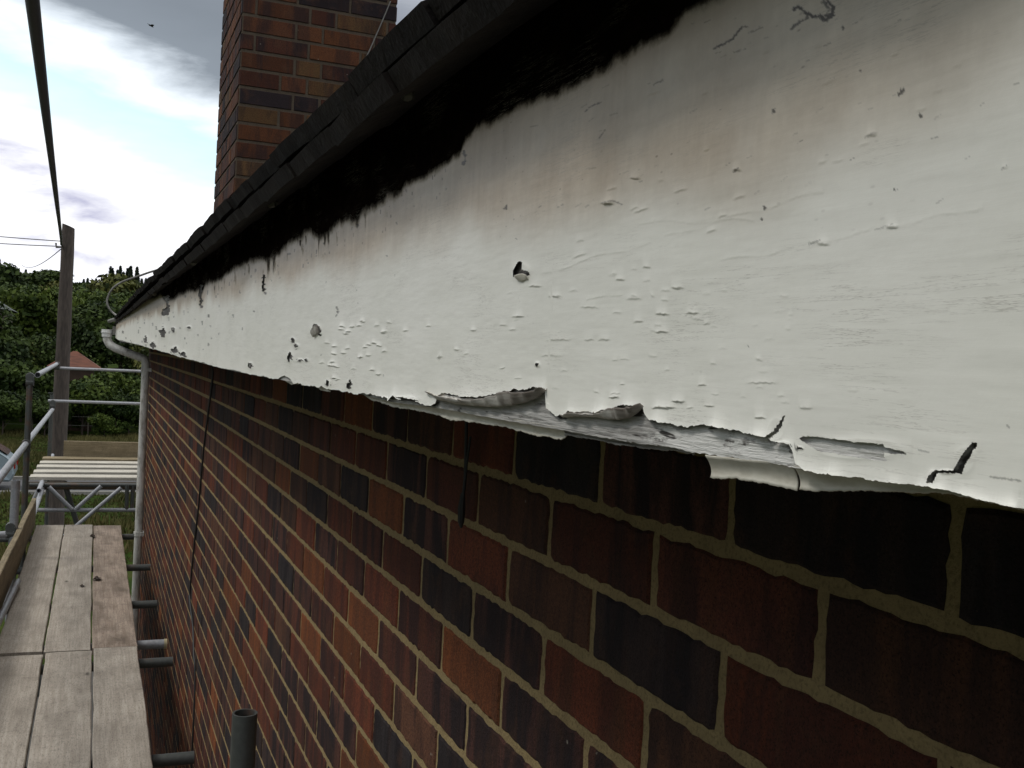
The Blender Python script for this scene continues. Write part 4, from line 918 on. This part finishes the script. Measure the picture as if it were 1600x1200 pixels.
def make_tree(name, loc, label, cat, lobes, n, size, mat, seed, trunk_h, tr=.18, group=None):
    root = empty(name, loc, label, cat, group)
    V_, F_, lv = leaf_cloud(lobes, n, size, seed); mesh_obj('crown', V_, F_, mat, root, attrs={'lv': lv})
    q = MB(); q.tube([(0, 0, -.4), (.05, 0, trunk_h*.5), (0, .05, trunk_h)], [tr, tr*.75, tr*.45], 8)
    for k in range(4):
        l = lobes[k % len(lobes)]; q.tube([(0, 0, trunk_h*(.45+.1*k)), tuple(.6*l[i]+(.2*trunk_h if i == 2 else 0) for i in range(3)), tuple(l[:3])], [tr*.45, tr*.3, tr*.1], 6)
    q.build('trunk', M_BARK, root, True); return root
def cap_scale(x, y, s, H):
    a = np.array([x/y, 1.]); best = 1e9
    px_ = 150+FPX*1.08*x/y
    lim = ray(px_, 418 if px_ < 95 else (438 if px_ < 400 else 400)); lim = lim[2]/lim[1]
    return min(s, max((lim*y-gh(x, y))/H, .22))
def copy_tree(o, loc, rz, sc, label=None, group=None):
    c = o.copy(); COL.objects.link(c); c.location = loc; c.rotation_euler = (0, 0, rz); c.scale = sc
    if label: c['label'] = label
    if group: c['group'] = group
    for ch_ in list(o.children):
        d_ = ch_.copy(); COL.objects.link(d_); d_.parent = c
    return c
def gh(x, y): return float(ground_h(np.array([float(x)]), np.array([float(y)]))[0])
def lobes_broad(seed, R_, H, n=9, base=.35):
    rg = random.Random(seed); out = [(0, 0, H*.66, R_*.75, H*.3)]
    for k in range(n):
        a = rg.uniform(0, 6.28); r = R_*rg.uniform(.3, .75); z = H*rg.uniform(base, .86); out.append((r*math.cos(a), r*math.sin(a), z, R_*rg.uniform(.28, .5), H*rg.uniform(.1, .19)))
    return out
T1 = make_tree('broadleaf_tree', (-4.6, 86, gh(-4.6, 86)), 'broad mid-green tree left of the telegraph pole', 'tree', lobes_broad(1, 4.2, 8.3), 8500, .17, LEAFM[1], 1, 5)
T2 = make_tree('broadleaf_tree', (.2, 78, gh(.2, 78)), 'dark rounded tree just right of the telegraph pole', 'tree', lobes_broad(2, 3.0, 7.9), 7500, .15, LEAFM[0], 2, 4.5)
T3 = make_tree('broadleaf_tree', (3.9, 70, gh(3.9, 70)), 'olive tree behind the far end of the roof', 'tree', lobes_broad(3, 2.8, 6.2), 7000, .14, LEAFM[2], 3, 4)
B1 = make_tree('garden_bush', (-4.6, 60, gh(-4.6, 60)), 'dark tall bush low at the left edge behind the guard rails', 'bush', lobes_broad(4, 2.2, 4.0, 9, .2), 6000, .12, LEAFM[0], 4, 1.2, .08)
B2 = make_tree('garden_bush', (1.2, 64, gh(1.2, 64)), 'bright green bush between the pole and the downpipe', 'bush', lobes_broad(5, 1.9, 3.3, 9, .2), 6000, .10, LEAFM[1], 5, 1., .07)
for src, x, y, rz, s, lab in [
    (T1, -9.8, 104, 1.2, .95, 'mid-green tree at the far left above the grey roof'), (T1, -1.9, 100, 2.3, 1.02, 'tree crown rising directly behind the telegraph pole'), (T1, 3.4, 104, 4.0, .92, 'mid-green tree behind the dark rounded tree'),
    (T2, -2.8, 70, 2.0, .72, 'low dark tree left of the pole foot'), (T3, -5.1, 69, 2.7, .92, 'olive tree right in front of the grey-roofed house'), (T2, -5.9, 66, .7, .92, 'dark tree in front of the grey-roofed house at the left edge'), (T3, -3.7, 76, 3., .72, 'olive coloured tree in front of the broad green tree'),
    (T3, 1.9, 90, 5., 1.1, 'olive tree between the dark tree and the roof end'), (T2, 6.6, 82, 3.3, 1.0, 'dark tree behind the house end'), (T1, 9.5, 92, 3.3, 1.0, 'green tree behind the house, right of the dark one'), (T1, -14, 90, 5.3, 1.1, 'green tree beyond the left edge'), (T2, -12, 72, .3, .9, 'dark tree beyond the left edge')]:
    copy_tree(src, (x, y, gh(x, y)-.2), rz, (s, s, cap_scale(x, y, s, {'T': 7.8}.get('T'))), lab)
for src, x, y, rz, s, lab in [(B1, -2.3, 61, 2., .85, 'dark bush left of the telegraph pole above the lawn'), (B2, 2.9, 61, 1., .85, 'bright bush beside the downpipe, nearest the wall corner'), (B2, -.45, 57.6, 3., .98, 'bright bush in front of the orange-roofed outbuilding'), (B1, .6, 60, 4., .62, 'low dark shrub at the lawn edge in front of the bright bushes'),
        (B1, 2.4, 59.5, 5., .58, 'low dark shrub at the lawn edge next to the downpipe'), (B1, -6.8, 58, 1., 1., 'dark bush beyond the left edge'), (B2, -3.9, 66, .5, 1.15, 'bright tall bush among dark ones at left'), (B1, -1.2, 58.5, 2.7, .5, 'small dark shrub at the foot line of the pole'), (B1, 5.2, 63, 2.7, .9, 'dark bush behind the house corner'),
        (B2, -1.9, 70, 2.7, 1.3, 'tall bright bush left of the pole, behind the dark one'), (B1, 1.6, 72.2, .7, .7, 'dark shrub in front of the low brick garden wall'), (B1, 3.6, 66, 4.7, .9, 'dark shrub between the bright bush and the house corner'), (B2, -5.4, 63, 1.7, .8, 'bright shrub at the left edge beside the dark tall bush'), (B1, -3.2, 58.8, 3.7, .62, 'rounded dark shrub on the lawn edge left of the pole'), (B1, -.1, 63.8, 1.1, .8, 'dark shrub behind the orange-roofed outbuilding'), (B1, 1.75, 57., .9, .60, 'dark low shrub on the far lawn, middle one between pole and downpipe'),
        (B2, 3.1, 56.6, 2.9, .50, 'low bright shrub on the far lawn beside the downpipe'), (B1, -2.2, 56.8, 3.9, .55, 'low dark shrub on the far lawn left of the pole'), (B1, -4.1, 56.4, 4.9, .60, 'low dark shrub on the far lawn near the left guard rail'), (B2, .55, 56.2, 5.9, .42, 'lowest bright shrub on the far lawn right of the pole'), (B1, -5.6, 56, .9, .6, 'dark shrub on the far lawn at the left edge')]:
    copy_tree(src, (x, y, gh(x, y)-.1), rz, (s, s, s), lab)
# hillside wood: repeated crowns, then the row of dark columnar trees on the ridge
W1 = make_tree('woodland_tree', (-14, 170, gh(-14, 170)), 'dark green tree in the wood on the hillside', 'tree', lobes_broad(8, 5.5, 9.5, 12, .2), 4200, .36, LEAFM[0], 8, 5, .2, 'trees of the hillside wood')
W2 = make_tree('woodland_tree', (2, 160, gh(2, 160)), 'dark green tree in the wood on the hillside', 'tree', lobes_broad(9, 5.0, 9, 12, .2), 4200, .34, LEAFM[2], 9, 5, .2, 'trees of the hillside wood')
rg = random.Random(4)
for row, y in enumerate((140, 165, 190, 220, 250, 285, 315)):
    for k in range(9+row):
        x = -.05*y-26+k*7.2*(1+row*.05)+rg.uniform(-2, 2); yy = y+rg.uniform(-7, 7); s = rg.uniform(.75, 1.1)
        s2 = cap_scale(x, yy, s, 9.3)*rg.uniform(.9, 1.)
        copy_tree(rg.choice((W1, W2, W1)), (x, yy, gh(x, yy)-.4), rg.uniform(0, 6), (s, s, s2))
lobc = [(0, 0, z, 1.15*(1-abs(z-3.4)/7.5), .95) for z in np.linspace(1.0, 7.3, 9)]
C1 = make_tree('columnar_tree', (8.5, 330, gh(8.5, 330)), 'narrow dark columnar tree in the row on the ridge', 'tree', lobc, 1500, .28, LEAFM[3], 12, 5, .15, 'columnar trees along the ridge')
for px_, hgt in [(131, .45), (137, .5), (144, .42), (150, .5), (156, .42), (162, .6), (172, 1.0), (175, .95), (183, .9), (187, 1.05), (193, .85), (199, 1.0), (203, 1.05), (206, .7), (213, 1.02), (216, .7), (222, .6), (228, .6), (236, .6), (100, .5), (92, .35), (12, .75), (11, .5), (19, .6), (27, .5), (40, .6), (54, .6), (2, .7), (-6, .6), (-20, .7), (-34, .8), (250, .8)]:
    d = ray(px_, 440); x = d[0]/d[1]*328; y = 328+rg.uniform(-3, 3); h0 = gh(x, y)
    top_t = (ray(px_, 415)[2]/ray(px_, 415)[1])*328; zb_ = (ray(px_, 452)[2]/ray(px_, 452)[1])*328
    sc = hgt*(top_t-zb_)/8.0*1.08; copy_tree(C1, (x, y, max(h0, zb_-1.2)), rg.uniform(0, 6), (sc*.85/hgt**.5, sc*.85/hgt**.5, sc))
    
# rough grass of the meadow and verge
rgm = np.random.default_rng(77); nb = 42000; gx = rgm.uniform(-9, 5, nb); gy = 24+34*rgm.random(nb)**.8; on = (gy < 35.0) | (gy > 39.0); gx = gx[on]; gy = gy[on]; nb = len(gx)
cl_ = fbm(gx*.5+40, gy*.35, 3, 6); hh_ = (.05+.30*np.clip(cl_*1.8-.5, 0, 1))*(.6+.8*rgm.random(nb)); wd_ = .025+.03*rgm.random(nb); an = rgm.uniform(0, 3.14, nb); gz = ground_h(gx, gy)
bx_ = np.cos(an)*wd_; by_ = np.sin(an)*wd_; lx = (rgm.random(nb)-.5)*hh_
V_ = np.stack([np.stack([gx-bx_, gy-by_, gz-.01], -1), np.stack([gx+bx_, gy+by_, gz-.01], -1), np.stack([gx+lx, gy+lx*.5, gz+hh_], -1)], 1).reshape(-1, 3)
gr = mesh_obj('meadow_grass', V_, np.arange(nb*3).reshape(-1, 3), mat_leaf('grass_blade', (.022, .034, .006), (.100, .088, .030)), None, attrs={'lv': np.repeat(np.clip(cl_*1.6-.35+.3*rgm.random(nb), 0, 1), 3)})
tag(gr, 'rough olive meadow grass around the road beyond the scaffolding', 'grass', kind='stuff')
# garden wall, wire fence, far houses
gwl = empty('garden_wall', (1.6, 73, gh(1.6, 73)), 'low red brick garden wall with pale coping beyond the bushes', 'wall')
m_rb = mat_simple('red_brick_far', (.13, .045, .028), .9, nscale=4, var=.4)
q = MB(); q.box((-3, -.11, -1.3), (6, .11, .62)); q.build('wall', m_rb, gwl); q = MB(); q.box((-3.05, -.16, .622), (6.05, .16, .70)); q.build('coping', mat_simple('coping', (.28, .25, .21), .9), gwl)
gwl.location.z = -3.96
fen = empty('wire_fence', (0, 57, GZ), 'thin wire fence with slim posts crossing the far lawn', 'fence')
for i in range(8): q = MB(); q.tube([(-8+i*2.6, 0, -.1), (-8+i*2.6, 0, 1.05)], .035, 6); q.build('post', mat_simple('post_wood', (.12, .10, .08), .9), fen)
for z in (.55, 1.0): q = MB(); q.tube([(-8, 0, z), (10.2, 0, z)], .009, 5); q.build('wire', M_CABLEG, fen)
def far_house(loc, wx, dy, hh, rh, wall_c, roof_c, label, rot=0., small=False):
    r_ = empty('far_house', loc, label, 'house', rot=(0, 0, rot))
    q = MB(); q.box((-wx/2, -dy/2, -3), (wx/2, dy/2, hh)); q.build('wall', mat_simple('far_wall', wall_c, .9, nscale=3), r_)
    q = MB(); o = .35; q.add([(-wx/2-o, -dy/2-o, hh+.002), (wx/2+o, -dy/2-o, hh+.002), (wx/2+o, dy/2+o, hh+.002), (-wx/2-o, dy/2+o, hh+.002), (-wx/2+dy*.45, 0, hh+rh), (wx/2-dy*.45, 0, hh+rh)], [(0, 1, 5, 4), (1, 2, 5), (2, 3, 4, 5), (3, 0, 4), (0, 3, 2, 1)])
    rf = q.build('roof', mat_simple('far_roof', roof_c, .9, nscale=2, var=.35, stretch=(1, 1, 6)), r_)
    if small: return
    q = MB(); q.box((-.3, -.3, hh+rh*.5), (.3, .3, hh+rh+.5)); q.build('chimney', m_rb, rf)
    for x in (-wx*.3, wx*.3):
        q = MB(); q.box((x-.55, -dy/2-.03, hh-1.7), (x+.55, -dy/2+.03, hh-.6)); fr = q.build('window', mat_simple('white_frame', (.6, .6, .58), .5), r_)
        q = MB(); q.box((x-.47, -dy/2-.05, hh-1.62), (x+.47, -dy/2-.034, hh-.68)); q.build('pane', m_glass, fr)
far_house((-8.45, 74, -1.75), 6.4, 5.0, 3.5, 1.6, (.12, .10, .08), (.055, .066, .060), 'house with a grey-green hipped roof among the trees at the left edge')
far_house((-1.05, 61.5, -5.35), 2.0, 2., 4.0, .85, (.05, .03, .02), (.10, .034, .018), 'small outbuilding with an orange-red tiled roof right of the telegraph pole', small=True)
bpy.context.view_layer.update()
